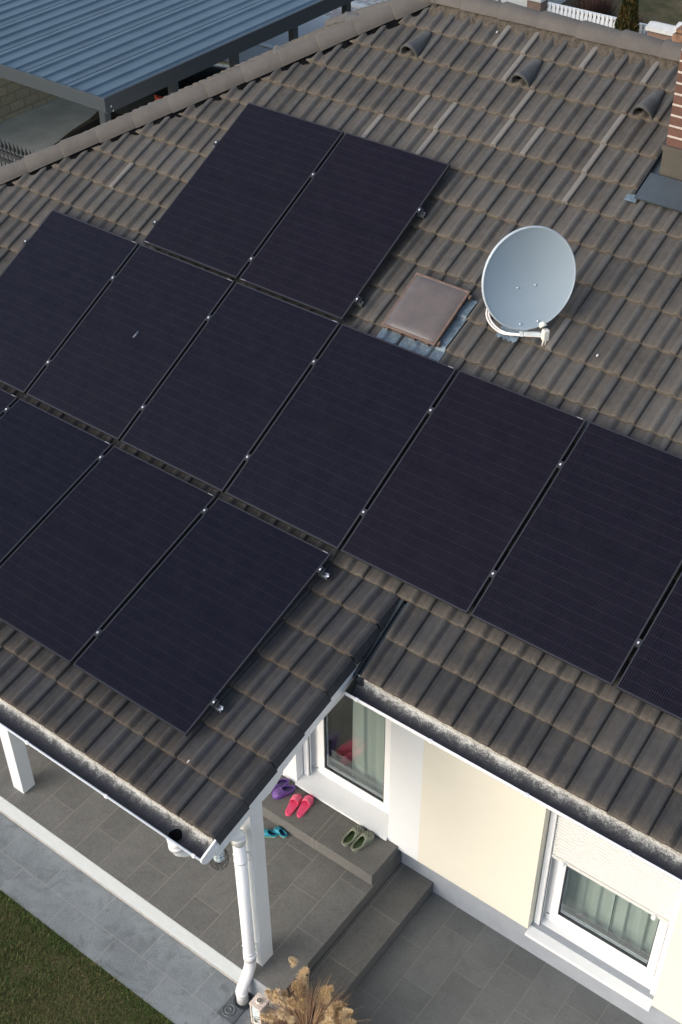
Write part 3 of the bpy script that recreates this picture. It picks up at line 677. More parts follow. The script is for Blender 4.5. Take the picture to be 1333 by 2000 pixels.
mb.prism([(b0, zb(b0)-0.17), (b0, zb(b0)-0.055), (-2.15, zb(-2.15)-0.055), (-2.15, zb(-2.15)-0.17)], 'x', 5.214, 5.236)
mb.build('barge_board', M['whitepaint'], house, bevel=0.002)
mb = MB(); mb.prism([(-3.70, zb(-3.70)-0.20), (-3.70, zb(-3.70)-0.075), (-3.68, zb(-3.68)-0.07), (-3.68, zb(-3.68)-0.2)], 'x', -2.6, 5.20); mb.build('porch_fascia', M['whitepaint'], house)

# ---- gutters
def gutter(x0, x1, yb, yl, zl, zbk, name, outlet=None):
    r = (yb-yl)/2; yc = (yb+yl)/2; N = 16; th = 0.003; zc = zl
    inn, out = [], []
    for k in range(N+1):
        a = pi*k/N; inn.append((yc - cos(a)*r, zc - sin(a)*r*1.0)); out.append((yc - cos(a)*(r+th), zc - sin(a)*(r+th)))
    inn.append((yb, zbk)); out.append((yb+th, zbk))
    me = MB(); at = me.attr.setdefault('tile', [])
    NX = max(2, int((x1-x0)/0.5)); xs = [x0+(x1-x0)*i/NX for i in range(NX+1)]
    m = len(inn)
    cum = [k/(m-1) for k in range(m)]
    vs = []
    for x in xs:
        for k, (y, z) in enumerate(inn): vs.append((x, y, z)); at += [cum[k], 0, 0, 0]
    fs = [(i*m+k, (i+1)*m+k, (i+1)*m+k+1, i*m+k+1) for i in range(NX) for k in range(m-1)]
    if outlet:
        ox, orad = outlet; fs = [f for f in fs]
    me.add(vs, fs, 0, True)
    ini = me.build('gutter_lining', M['gutter_in'], None, fix=False)
    g = MB(); vs = [(x, y, z) for x in (x0, x1) for (y, z) in out]; g.add(vs, [(k, k+1, m+k+1, m+k) for k in range(m-1)], 0, True)
    g.tube([(x0, yl-0.004, zl+0.003), (x1, yl-0.004, zl+0.003)], 0.0085, 8)
    o = g.build(name, M['pvc'], house)
    ini.parent = o; ini.location = -origin(o)
    return o
M['crust'] = plain('pale lime and moss crust', (0.36, 0.34, 0.30), 0.95, var=0.55, scale=70, bump=1.0)
def crust(x0, x1, y, z, slope, parent):
    rr = random.Random(int(y*-10)); mb = MB(); n = int((x1-x0)/0.012); vs = []
    for i in range(n+1):
        x = x0+(x1-x0)*i/n; a = noise.noise(Vector((x*9, y, 0)))*0.5+noise.noise(Vector((x*40, y, 2)))*0.5
        up = 0.004+0.014*max(0, a+0.2)+rr.uniform(-.002, .002); dn = 0.012+0.016*abs(noise.noise(Vector((x*14, 4, y))))+rr.uniform(-.003, .003)
        vs += [(x, y+up, z+up*slope+0.006), (x, y+up*0.3-0.004, z+0.010+rr.uniform(-.003, .003)), (x, y-0.006-rr.uniform(0, .004), z-0.004), (x, y+0.004, z-0.006-dn)]
    mb.add(vs, [(i*4+k, i*4+k+1, i*4+k+5, i*4+k+4) for i in range(n) for k in range(3)], 0)
    return mb.build('gutter_crust', M['crust'], parent)
g1 = gutter(5.262, 10.6, -2.178, -2.335, -1.315, -1.262, 'gutter')
crust(5.33, 10.5, -2.192, -1.262, 0.4, g1)
for cx_ in (5.37, 6.017, 6.797, 7.559, 8.3, 9.1):
    m2 = MB(); m2.box(cx_-0.014, cx_+0.014, -2.352, -2.330, -1.328, -1.303); m2.build('gutter_bracket', M['pvc'], g1, bevel=0.003)
m2 = MB(); m2.prism([(-2.178, -1.25)] + [(-2.2565-cos(pi-pi*k/12)*0.0815, -1.315-sin(pi*k/12)*0.0815) for k in range(13)], 'x', 5.252, 5.262); m2.build('gutter_end', M['chmetal'], g1)
g2 = gutter(-2.6, 5.205, -3.735, -3.885, -1.640, -1.587, 'gutter')
crust(-2.5, 5.20, -3.742, -1.590, 0.3, g2)
for cx_ in (1.9, 2.7, 3.506, 4.318, 5.147):
    m2 = MB(); m2.box(cx_-0.013, cx_+0.013, -3.900, -3.880, -1.654, -1.628); m2.build('gutter_bracket', M['pvc'], g2, bevel=0.003)
m2 = MB(); m2.prism([(-3.728, -1.575), (-3.89, -1.630)] + [(-3.81-cos(pi*k/12)*0.082, -1.642-sin(pi*k/12)*0.082) for k in range(13)], 'x', 5.206, 5.222); m2.build('gutter_end', M['pvc'], g2, bevel=0.002)
# outlet: swan neck to the post, black disc imitating the hole's inner shade
OX = 4.90
def on_lining(x, y, up): return (x, y, -1.640 - math.sqrt(max(0.0, 0.075**2-(y+3.81)**2)) + up)
m2 = MB(); nn_ = 28; vs = [on_lining(OX, -3.808, 0.007)]
for r_, u_ in ((0.03, 0.007), (0.052, 0.007), (0.055, 0.008)): vs += [on_lining(OX+cos(2*pi*k/nn_)*r_, -3.808+sin(2*pi*k/nn_)*r_*0.92, u_) for k in range(nn_)]
m2.add(vs, [(0, 1+k, 1+(k+1) % nn_) for k in range(nn_)] + [(1+k, 1+nn_+k, 1+nn_+(k+1) % nn_, 1+(k+1) % nn_) for k in range(nn_)], 0)
m2.add(vs, [(1+nn_+k, 1+2*nn_+k, 1+2*nn_+(k+1) % nn_, 1+nn_+(k+1) % nn_) for k in range(nn_)], 1)
m2.build('outlet_dark_disc', [M['black'], M['chpan']], g2)
m2 = MB(); m2.tube([(OX, -3.81, -1.717), (OX, -3.81, -1.76), (OX, -3.81, -1.82), (OX+0.006, -3.795, -1.87), (OX+0.02, -3.76, -1.905), (OX+0.05, -3.70, -1.93), (5.03, -3.45, -1.99), (5.055, -3.39, -2.02), (5.06, -3.362, -2.07), (5.06, -3.36, -2.14)],
                   [0.066, 0.060, 0.055, 0.054, 0.054, 0.052, 0.052, 0.052, 0.052, 0.056], 20)
m2.tube([(OX, -3.81, -1.79), (OX, -3.81, -1.83)], 0.059, 20); m2.build('gutter_outlet', M['pvc'], g2)
m2 = MB(); x_, y_ = 5.06, -3.36
m2.tube([(x_, y_, -2.06), (x_, y_, -3.60), (x_, y_, -3.76), (x_, y_-0.012, -3.82), (x_, y_-0.045, -3.885), (x_, y_-0.095, -3.955), (x_, y_-0.125, -4.00), (x_, y_-0.13, -4.04), (x_, y_-0.13, -4.165)], 0.049, 22)
for za_, zb_ in ((-2.06, -2.15), (-3.70, -3.62)): m2.tube([(x_, y_, za_), (x_, y_, zb_)], 0.0535, 22)
m2.tube([(x_, y_-0.13, -4.045), (x_, y_-0.13, -4.025)], 0.0525, 22)
dp = m2.build('downpipe', M['pvc'], house)
for zc in (-2.35, -3.58):
    m2 = MB(); m2.tube([(x_, y_, zc), (x_, y_, zc-0.022)], 0.0522, 20); m2.tube([(x_, y_+0.05, zc-0.01), (x_, y_+0.09, zc-0.01)], 0.006, 8); m2.tube([(x_-0.075, y_, zc-0.01), (x_-0.04, y_, zc-0.01)], 0.006, 8); m2.tube([(x_+0.04, y_+.02, zc-0.01), (x_+0.07, y_+.02, zc-0.01)], 0.007, 8)
    m2.build('pipe_clamp', M['pvc'], dp)

# ---- chimney
CX0, CX1, CY0, CY1 = 5.176, 6.20, 2.164, 2.80
mb = MB(); mb.box(CX0, CX1, CY0, CY1, 0.6, 2.09); ch = mb.build('chimney', M['brick'], house)
mb = MB()
for i in range(5):
    for k in range(9): 
        x0 = CX0-0.065+k*0.14; j = random.uniform(-0.012, 0.012)
        if i in (0,): mb.box(x0, x0+0.133, CY0-0.065+j, CY0+0.02, 2.092, 2.155+random.uniform(-.006, .006))
for k in range(6): y0 = CY0+0.03+k*0.13; mb.box(CX0-0.065+random.uniform(-.01, .01), CX0+0.03, y0, y0+0.12, 2.092, 2.155)
mb.box(CX0-0.05, CX1+0.05, CY0-0.05, CY1+0.05, 2.157, 2.19); mb.build('chimney_cap', M['capbrick'], ch, bevel=0.006)
mb = MB(); t = 0.012; y0 = CY0-t
zt = 1.245
mb.box(CX0-t, CX1+t, CY0-t, CY0-0.001, 0.80, zt); mb.box(CX0-t, CX0-0.001, CY0, CY1+t, 0.9, zt+0.0)
mb.box(CX0-0.022, CX1+0.022, CY0-0.024, CY0-t-0.001, zt-0.045, zt-0.002, 0); mb.box(CX0-0.026, CX0-t-0.001, CY0-0.02, CY1, zt-0.030, zt+0.004)
fl = mb.build('flashing_skirt', M['chmetal'], ch)
def PR(x, y, n=0.0): return (x - 0, y - n*sA, za(y) + n*cA)
mb = MB(); yA, yB2 = 1.90, CY0-t-0.001
vs = [PR(5.10, yA, 0.075), PR(CX1+.1, yA, 0.075), PR(CX1+.1, yB2, 0.07), PR(5.10, yB2, 0.07), PR(5.10, yA, 0.055), PR(CX1+.1, yA, 0.055), PR(CX1+.1, yB2, 0.05), PR(5.10, yB2, 0.05)]
mb.add(vs, [(0, 1, 2, 3), (4, 7, 6, 5), (0, 4, 5, 1), (1, 5, 6, 2), (2, 6, 7, 3), (3, 7, 4, 0)])
mb.build('flashing_tray', M['chpan'], ch)
mb = MB()
for (xa, ya, xb, yb, h) in ((5.085, 1.93, 5.085, 2.42, 0.085), (5.145, 1.93, 5.155, 2.165, 0.06)):
    vs = [PR(xa, ya, 0.03), PR(xb, yb, 0.03), PR(xb, yb, h), PR(xa, ya, h), PR(xa+.006, ya, 0.03), PR(xb+.006, yb, 0.03), PR(xb+.006, yb, h), PR(xa+.006, ya, h)]
    mb.add(vs, [(0, 1, 2, 3), (4, 7, 6, 5), (0, 4, 5, 1), (3, 2, 6, 7), (0, 3, 7, 4), (1, 5, 6, 2)])
vs = [PR(5.085, 1.93, 0.034), PR(5.165, 1.93, 0.034), PR(5.165, 2.75, 0.034), PR(5.085, 2.75, 0.034)]; mb.add(vs, [(0, 1, 2, 3)], 1)
vs = [PR(5.02, 1.87, 0.05), PR(5.12, 1.87, 0.05), PR(5.12, 1.95, 0.045), PR(5.02, 1.93, 0.045)]; mb.add(vs, [(0, 1, 2, 3)], 2)
mb.build('side_channel', [M['anthra'], M['chpan'], M['lead']], ch)

# ---- skylight
X0, X1, S0, S1 = 3.79, 4.325, 0.200, 0.775
mb = MB()
def rb(mb, x0, x1, s0, s1, n0, n1, m=0):
    vs = [P_main(x, s, n) for n in (n0, n1) for s in (s0, s1) for x in (x0, x1)]
    mb.add(vs, [(0, 2, 3, 1), (4, 5, 7, 6), (0, 1, 5, 4), (2, 6, 7, 3), (0, 4, 6, 2), (1, 3, 7, 5)], m)
rb(mb, X0+0.02, X1-0.02, S0+0.02, S1-0.02, 0.0, 0.085)
rb(mb, X0, X1, S0, S0+0.022, 0.086, 0.104); rb(mb, X0, X1, S1-0.022, S1, 0.086, 0.104); rb(mb, X0, X0+0.022, S0+.022, S1-.022, 0.086, 0.104); rb(mb, X1-0.022, X1, S0+.022, S1-.022, 0.086, 0.104)
for k in range(4): rb(mb, X0+0.05+0.135*k, X0+0.062+0.135*k, S0-0.003, S0+0.019, 0.045, 0.085)
for (a, b) in ((X1+0.001, S0+0.02), (X1+0.001, S1-0.06)): rb(mb, a, a+0.022, b, b+0.035, 0.05, 0.09)
sk = mb.build('skylight', M['copper'], house, bevel=0.003)
mb = MB(); n = 14; vs = []
for j in range(n+1):
    for i in range(n+1):
        u, v = i/n, j/n; e_ = min(u, 1-u, v, 1-v); h = 0.100 + 0.014*(1-max(0, 1-e_/0.12)**2.2)
        vs.append(P_main(X0+0.012+(X1-X0-0.024)*u, S0+0.012+(S1-S0-0.024)*v, h + 0.006*sin(pi*u)*sin(pi*v)))
mb.add(vs, [(j*(n+1)+i, j*(n+1)+i+1, (j+1)*(n+1)+i+1, (j+1)*(n+1)+i) for j in range(n) for i in range(n)], 0, True)
mb.build('skylight_dome', M['dome'], sk)
mb = MB()
def drape(x0, x1, s0, s1, nx, ns, off, wavy=0.0):
    vs = []
    for j in range(ns+1):
        for i in range(nx+1):
            x = x0+(x1-x0)*i/nx; s = s0+(s1-s0)*j/ns
            u = ((x-3.09)/TW) % 1.0
            c = max([c_ for c_ in CM if c_ <= s] or [CM[0]]); L = 0.335
            n_ = zprof(u if 0.04 < u < 0.95 else 0.10)*0.8 + 0.030*(1-(s-c)/L) + off
            if j == 0: s += wavy*sin(i*0.8)*0.02 - 0.01
            vs.append(P_main(x, s, n_))
    mb.add(vs, [(j*(nx+1)+i, j*(nx+1)+i+1, (j+1)*(nx+1)+i+1, (j+1)*(nx+1)+i) for j in range(ns) for i in range(nx)], 0, True)
drape(X0-0.02, X1+0.075, S0-0.095, S0+0.03, 80, 12, 0.014, 1.0)
drape(X1-0.02, X1+0.075, S0+0.02, S1-0.03, 14, 30, 0.020)
mb.build('flashing', M['lead'], sk)

# ================================================================== SOLAR PANELS
def orient_main(x, s, n): return P_main(x, s, n)
def make_panel(flip=False):
    root = thing('solar_panel', 'tmp', 'solar panel')
    m = MB(); t = 0.011; m.box(0, t, -H_P, 0, -0.032, 0.0); m.box(W_P-t, W_P, -H_P, 0, -0.032, 0.0); m.box(t, W_P-t, -t, 0, -0.032, 0.0); m.box(t, W_P-t, -H_P, -H_P+t, -0.032, 0.0)
    m.build('frame', M['blackalu'], root, local=True)
    m = MB(); m.box(t+0.0005, W_P-t-0.0005, -H_P+t+0.0005, -t-0.0005, -0.008, -0.002); m.build('solar_cells', M['cells'], root, local=True)
    m = MB(); m.box(W_P-0.075, W_P-0.025, -0.0085, -0.0035, 0.0003, 0.0008) if not flip else m.box(0.02, 0.07, -H_P+0.003, -H_P+0.008, 0.0003, 0.0008)
    m.build('serial_label', M['labelgrey'], root, local=True)
    return root
def make_clamp(parent, x, y, end=False):
    m = MB(); w = 0.030
    if not end:
        m.box(x-0.022, x+0.022, y-w, y+w, 0.001, 0.0045, 0); m.box(x-0.010, x+0.010, y-w, y+w, -0.03, 0.001, 0)
    else:
        m.box(x-0.016, x+0.014, y-w, y+w, 0.001, 0.0045, 0); m.box(x+0.004, x+0.014, y-w, y+w, -0.034, 0.001, 0); m.box(x+0.014, x+0.030, y-w, y+w, -0.012, -0.007, 0)
    bx = x if not end else x+0.004
    m.lathe([(0.0065, 0.0045), (0.0095, 0.0048), (0.0095, 0.011), (0.007, 0.0135), (0.004, 0.0125), (0.004, 0.006), (0.0, 0.006)], (bx, y, 0), (0, 0, 1), 12, 1)
    return m.build('clamp', [M['blackalu'], M['alu']], parent, local=True)
pa = make_panel(); pb = make_panel(True)
def place(proto, x, y, z, pitch, first):
    o = proto if first else copy_tree(proto)
    o.location = (x, y, z); o.rotation_euler = (pitch, 0, 0); return o
GP = 'black solar panels on the tiled roof'
mid_lab = ['black solar panel at the left end of the long middle row', 'black solar panel with a pale bird dropping near its middle, second in the long row',
 'third black solar panel from the left in the long middle row', 'fourth black solar panel in the long middle row, below left of the brown skylight',
 'fifth black solar panel in the long middle row, below the satellite dish', 'sixth black solar panel in the long middle row, above the shuttered window', 'black solar panel cut off by the right photo edge in the long row']
yo, zo = 0.0, 0.0
panels = []
for i in range(7):
    o = place(pa, i*(W_P+G_P), 0, 0, PA, i == 0); o['label'] = mid_lab[i]
    o['group'] = GP; panels.append((o, 'm', i))
up_lab = ['left black solar panel of the upper pair, nearest the hip ridge', 'right black solar panel of the upper pair, silver rail ends on its right side']
for i in range(2):
    s = H_P+0.037; o = place(pb, 1.160+i*(W_P+G_P), s*cA, s*sA, PA, i == 0); o['label'] = up_lab[i]; o['group'] = GP; panels.append((o, 'u', i))
LY, LZ = -H_P*cA-0.076+0.022*cos(PB), -H_P*sA-0.032+0.022*sin(PB)
low_lab = ['leftmost black solar panel of the porch row, mostly cut off by the photo edge', 'black solar panel third from the right end of the porch row',
           'black solar panel second from the right end of the porch row', 'black solar panel at the right end of the porch row, above the porch gutter']
for i in range(4):
    o = place(pa, 1.141+(i-1)*(W_P+G_P), LY, LZ, PB, False); o['label'] = low_lab[i]; o['group'] = GP; panels.append((o, 'l', i))
for o, row, i in panels:
    ys = {'m': (-0.42, -1.415), 'u': (-0.535, -1.545), 'l': (-0.158, -1.46)}[row]; last = {'m': 6, 'u': 1, 'l': 3}[row]
    for y in ys:
        make_clamp(o, W_P+G_P/2 if i < last else W_P+0.012, y, end=(i == last))
        if i == 0 and row != 'l':
            c = make_clamp(o, 0, 0, end=True); c.rotation_euler = (0, 0, pi); c.location = (-0.012, y, 0)
m = MB(); m.tube([(0.60, -0.80, -0.0015), (0.602, -0.84, -0.001), (0.595, -0.87, -0.0015)], [0.006, 0.010, 0.005], 8); m.build('bird_dropping', plain('pale grey dropping', (0.13, 0.15, 0.20), 0.8, var=0.3, scale=60), panels[1][0], local=True)
# rails
def rail(x0, x1, fn, s, label):
    t = thing('mounting_rail', label, 'mounting rail', (0, 0, 0), group='aluminium rails under the solar panels')
    def C(x, ds, n): return Vector(fn(x, s+ds, n))
    prof = [(-0.019, -0.070), (0.019, -0.070), (0.019, -0.036), (0.007, -0.036), (0.007, -0.050), (-0.007, -0.050), (-0.007, -0.036), (-0.019, -0.036)]
    mb = MB(); n = len(prof); vs = [C(x, a, b) for x in (x0, x1) for a, b in prof]
    mb.add(vs, [(i, (i+1) % n, n+(i+1) % n, n+i) for i in range(n)]+[tuple(range(n))[::-1], tuple(range(n, 2*n))]); mb.build('rail', M['alu'], t)
    mb = MB(); mb.add([C(x1+dx, a, b) for dx in (0.0, 0.001) for a, b in ((-0.018, -0.069), (0.018, -0.069), (0.018, -0.052), (-0.018, -0.052))], [(0, 1, 2, 3), (4, 7, 6, 5), (0, 4, 5, 1), (1, 5, 6, 2), (2, 6, 7, 3), (3, 7, 4, 0)])
    mb.build('rail_end_cap', M['blackalu'], t)
    return t
def F_main(x, s, n): return (x, s*cA-n*sA, s*sA+n*cA)
def F_low(x, s, n): return (x, LY+s*cB-n*sB, LZ+s*sB+n*cB)
rail(1.10, 3.512, F_main, 1.268, 'silver rail under the upper panel pair, its end showing farther from the long row')
rail(1.10, 3.512, F_main, 0.258, 'silver rail under the upper panel pair, its end showing just above the long row')
rail(-0.03, 8.3, F_main, -0.42, 'upper hidden rail under the long middle row of panels')
rail(-0.03, 8.3, F_main, -1.415, 'lower hidden rail under the long middle row of panels')
rail(-0.05, 4.682, F_low, -0.158, 'silver rail of the porch row, its end showing near the top right panel corner')
rail(-0.05, 4.682, F_low, -1.46, 'silver rail of the porch row, its end showing near the porch eaves')

# ================================================================== SATELLITE DISH
sd_ = thing('satellite_dish', 'round grey satellite dish with a white receiver arm standing on the roof tiles', 'satellite dish', (4.80, 0.58, za(0.58)))
Nn = Vector((0.785, -0.575, 0.22)).normalized(); C0 = Vector((4.950, 0.470, 0.700))
Xn = Vector((0, 0, 1)).cross(Nn).normalized(); Yn = Nn.cross(Xn)
def DP(u, v, w_): return C0 + Xn*u + Yn*v + Nn*w_
RW, RH, DEP = 0.378, 0.398, 0.065
mb = MB(); na, nr = 72, 12
for back, off in ((0, 0.0), (1, -0.004)):
    vs = [DP(0, 0, -DEP+off)]
    for r in range(1, nr+1):
        rr_ = r/nr
        for a in range(na): vs.append(DP(RW*rr_*cos(2*pi*a/na), RH*rr_*sin(2*pi*a/na), -DEP*(1-rr_**2)+off))
    fs = [(0, 1+a, 1+(a+1) % na) for a in range(na)] + [(1+(r-1)*na+a, 1+r*na+a, 1+r*na+(a+1) % na, 1+(r-1)*na+(a+1) % na) for r in range(1, nr) for a in range(na)]
    mb.add(vs, fs, 0, True)
mb.build('reflector', M['dish'], sd_)
mb = MB(); ring = [DP(1.006*RW*cos(2*pi*a/na), 1.006*RH*sin(2*pi*a/na), -0.004) for a in range(na+1)]
prof = [(0.0, 0.004), (0.010, 0.003), (0.015, -0.004), (0.014, -0.020), (0.004, -0.024), (-0.004, -0.012)]
vs = []
for a in range(na):
    ca_, sa_ = cos(2*pi*a/na), sin(2*pi*a/na)
    for dr, dw in prof: vs.append(DP((RW+dr)*ca_, (RH+dr)*sa_, dw))
k = len(prof); mb.add(vs, [(a*k+j, a*k+(j+1) % k, ((a+1) % na)*k+(j+1) % k, ((a+1) % na)*k+j) for a in range(na) for j in range(k)], 0, True)
mb.build('rim', M['dishrim'], sd_)
for (u, v) in ((-0.075, -0.075), (0.075, -0.075), (-0.075, -0.355), (0.075, -0.355)):
    rr2 = (u/RW)**2+(v/RH)**2; mb = MB(); c = DP(u, v, -DEP*(1-rr2)); mb.lathe([(0, 0.008), (0.006, 0.007), (0.010, 0.002), (0.010, -0.002)], c, Nn, 10); mb.build('bolt', M['alu'], sd_)
mb = MB(); base = Vector((4.80, 0.58, za(0.58)))
mb.tube([base+Vector((0, 0, -0.02)), base+Vector((0, 0, 0.48))], 0.024, 14); mb.build('mast', M['alu'], sd_)
mb = MB(); mb.bar(DP(-0.075, -0.38, -0.05), DP(-0.075, -0.02, -0.11), 0.02, 0.03, up=Nn); mb.bar(DP(0.075, -0.38, -0.05), DP(0.075, -0.02, -0.11), 0.02, 0.03, up=Nn)
mb.bar(base+Vector((0, 0, 0.33)), DP(0, -0.2, -0.09), 0.10, 0.07); mb.build('bracket', M['anthra'], sd_)
A0 = DP(-0.03, -0.455, -0.06); A1 = Vector((5.215, 0.285, 0.395))
mb = MB(); mb.bar(A0, A1, 0.030, 0.030); mb.bar(A0-(A1-A0)*0.05, A0+(A1-A0)*0.12, 0.05, 0.042); mb.build('arm', M['dishrim'], sd_)
dA = (A1-A0).normalized(); toD = (DP(0, -0.05, -0.05)-A1).normalized()
Lc = A1 + Vector((0, 0, 0.045))
mb = MB(); mb.lathe([(0.0, 0.062), (0.018, 0.060), (0.028, 0.050), (0.031, 0.036), (0.029, 0.022), (0.018, 0.012), (0.014, 0.0), (0.014, -0.02)], Lc+toD*0.0, toD, 18); mb.lathe([(0.034, -0.002), (0.034, 0.012), (0.026, 0.014)], Lc, toD, 16, 1)
mb.build('receiver_horn', [M['ivory'], M['wire']], sd_)
mb = MB(); dn = Vector((0, 0, -1)); c1 = Lc - toD*0.03
mb.bar(c1+Vector((0, 0, 0.03)), c1+Vector((0, 0, -0.065)), 0.05, 0.052, up=toD); b_ = mb.build('receiver_body', M['ivory'], sd_, bevel=0.009)
mb = MB()
for q in (-0.011, 0.011): 
    s_ = c1+Xn*q+Vector((0, 0, -0.06)); mb.tube([s_, s_+Vector((-0.004, 0, -0.055))], 0.0065, 8)
mb.build('connector_boots', M['ivory'], sd_)
for q in (0.0, 0.018):
    p0 = A0+dA*0.06+Vector((0, 0, 0.01)); mb = MB()
    o_ = Vector((-0.798, -0.602, 0))*q + Vector((0, 0, -0.5*q))
    pts = [A1+Vector((0, 0, -0.02)), A0+dA*0.2+Vector((0, 0, -.02)), A0+Vector((-0.01, -0.01, -0.01-q*.4)), Vector((4.80, 0.44, 0.178))+o_, Vector((4.712, 0.44, 0.195))+o_, Vector((4.650, 0.44, 0.245))+o_, Vector((4.630, 0.44, 0.318))+o_, Vector((4.660, 0.45, 0.405))+o_, Vector((4.74, 0.55, 0.45)), base+Vector((-0.02, 0, 0.40))]
    sm = []
    for i in range(len(pts)-1):
        for t in (0, .33, .66):
            a, b, c, d = pts[max(i-1, 0)], pts[i], pts[i+1], pts[min(i+2, len(pts)-1)]
            sm.append(0.5*((2*b)+(c-a)*t+(2*a-5*b+4*c-d)*t*t+(3*b-a-3*c+d)*t**3))
    mb.tube(sm+[pts[-1]], 0.0080, 8); mb.build('cable', M['cable'], sd_)
mb = MB(); n1, n2 = 16, 10; vs = []
for j in range(n2+1):
    for i in range(n1+1):
        x = 4.715+0.19*i/n1; s = 0.50+0.22*j/n2
        r_ = math.hypot(x-4.80, (s*cA-0.58)*1.0); vs.append(P_main(x, s + 0.012*sin(i*1.7)*(j == 0), 0.052+0.02*max(0, 1-r_/0.1) + 0.008*cos((x-3.09)/TW*4*pi)))
mb.add(vs, [(j*(n1+1)+i, j*(n1+1)+i+1, (j+1)*(n1+1)+i+1, (j+1)*(n1+1)+i) for j in range(n2) for i in range(n1)], 0, True); mb.build('base_flashing', M['lead'], sd_)
mb = MB(); mb.lathe([(0.075, 0.035), (0.06, 0.06), (0.032, 0.08), (0.03, 0.12)], base, (0, 0, 1), 20); mb.build('pipe_collar', M['lead'], sd_)

# ================================================================== SHOES
def outline(t, L, W, toe=1.0):
    """half width of a shoe sole at t (0 heel .. 1 toe)"""
    a = max(0.0, 1-((0.16-t)/0.16)**2)**0.5 if t < 0.16 else 1.0
    b = max(0.0, 1-((t-0.74)/0.26)**2)**0.5 if t > 0.74 else 1.0
    mid = 0.72 + 0.28*(0.5-0.5*cos(pi*min(1, max(0, (t-0.12)/0.6))))
    return W/2*mid*a*b
def shoe_base(name, label, cat, heel, toe, z, group):
    heel = Vector((*heel, z)); toe = Vector((*toe, z)); d = toe-heel
    r = thing(name, label, cat, heel, (0, 0, math.atan2(d.y, d.x)), group); return r, d.length
def sole(mb, L, W, z0, z1, m=0, n=28, shrink=0.0):
    pl_ = [(L*t, outline(t, L, W)-shrink) for t in [0.5-0.5*cos(pi*i/n) for i in range(n+1)]]
    poly = [(x, max(y, 0.0)) for x, y in pl_] + [(x, -max(y, 0.0)) for x, y in pl_[::-1][1:-1]]
    mb.prism(poly, 'z', z0, z1, m)
def clog(name, label, heel, toe, z, W, foam, inner, solem, group, side=1):
    r, L = shoe_base(name, label, 'clog', heel, toe, z, group)
    hs = L/0.27
    mb = MB(); sole(mb, L, W, 0.0, 0.020*hs); mb.build('sole', SHOE[solem], r, local=True, bevel=0.004)
    mb = MB(); sole(mb, L, W, 0.021*hs, 0.026*hs, 0, 28, 0.006); mb.build('insole', SHOE[inner], r, local=True)
    nt_, na_ = 44, 30
    def S(t, a):
        hw = outline(t, L, W)*1.03; h = (0.050+0.038*sin(pi*min(1, max(0, (t-0.30)/0.62)))**0.8)*hs*(1 if t < 0.85 else max(0.25, 1-((t-0.85)/0.17)**2))
        ph = pi*a; cx = cos(ph); sx = sin(ph)
        return Vector((L*t*1.01, hw*math.copysign(abs(cx)**0.75, cx), 0.014*hs + (h-0.012*hs)*abs(sx)**0.62))
    mb = MB(); vs = [S(0.5-0.5*cos(pi*i/nt_), j/na_) for i in range(nt_+1) for j in range(na_+1)]; fs = []
    for i in range(nt_):
        for j in range(na_):
            q = (i*(na_+1)+j, i*(na_+1)+j+1, (i+1)*(na_+1)+j+1, (i+1)*(na_+1)+j); c = sum((vs[k] for k in q), Vector())/4
            ex = (c.x/L-0.28)/0.28; hwm = max(0.001, outline(min(0.95, max(0.05, c.x/L)), L, W)*0.80); ey = c.y/hwm
            if ex*ex*(1 if ex > 0 else 0.9)+ey*ey*0.9 < 0.92 and abs(c.z) > 0.02*hs: continue
            fs.append(q)
    mb.add(vs, fs, 0, True); u = mb.build('upper', SHOE[foam], r, local=True)
    sdm = u.modifiers.new('solid', 'SOLIDIFY'); sdm.thickness = 0.007*hs; sdm.offset = -1
    mb = MB()
    for (t, a) in [(0.66, .36), (0.66, .5), (0.66, .64), (0.73, .30), (0.73, .43), (0.73, .57), (0.73, .70), (0.80, .36), (0.80, .5), (0.80, .64), (0.87, .42), (0.87, .58)]:
        c = S(t, a); nrm = (S(t+.02, a)-c).cross(S(t, a+.02)-c).normalized(); nrm = nrm if nrm.z > 0 else -nrm
        mb.lathe([(0.0, 0.0008), (0.0072*hs, 0.0006), (0.0072*hs, -0.001)], c+nrm*0.0003, nrm, 10)
    mb.build('vent_holes', SHOE['shoe hole'], r, local=True)
    mb = MB()
    for sgn in (-1, 1): mb.lathe([(0, 0.005), (0.006*hs, 0.004), (0.007*hs, 0)], (L*0.46, sgn*outline(0.46, L, W)*1.02, 0.045*hs), (0, sgn, 0), 10)
    mb.build('strap_rivets', SHOE['shoe hole'], r, local=True)
    mb = MB(); pts = []
    for k in range(15):
        a = -pi/2 + pi*k/14 + pi/2; pts.append((L*0.46-abs(sin(a))*L*0.50, cos(a)*outline(0.40, L, W)*1.05, (0.047-0.004*sin(a))*hs))
    mb.tube(pts, 0.0060*hs, 8); mb.build('heel_strap', SHOE[foam], r, local=True)
    return r
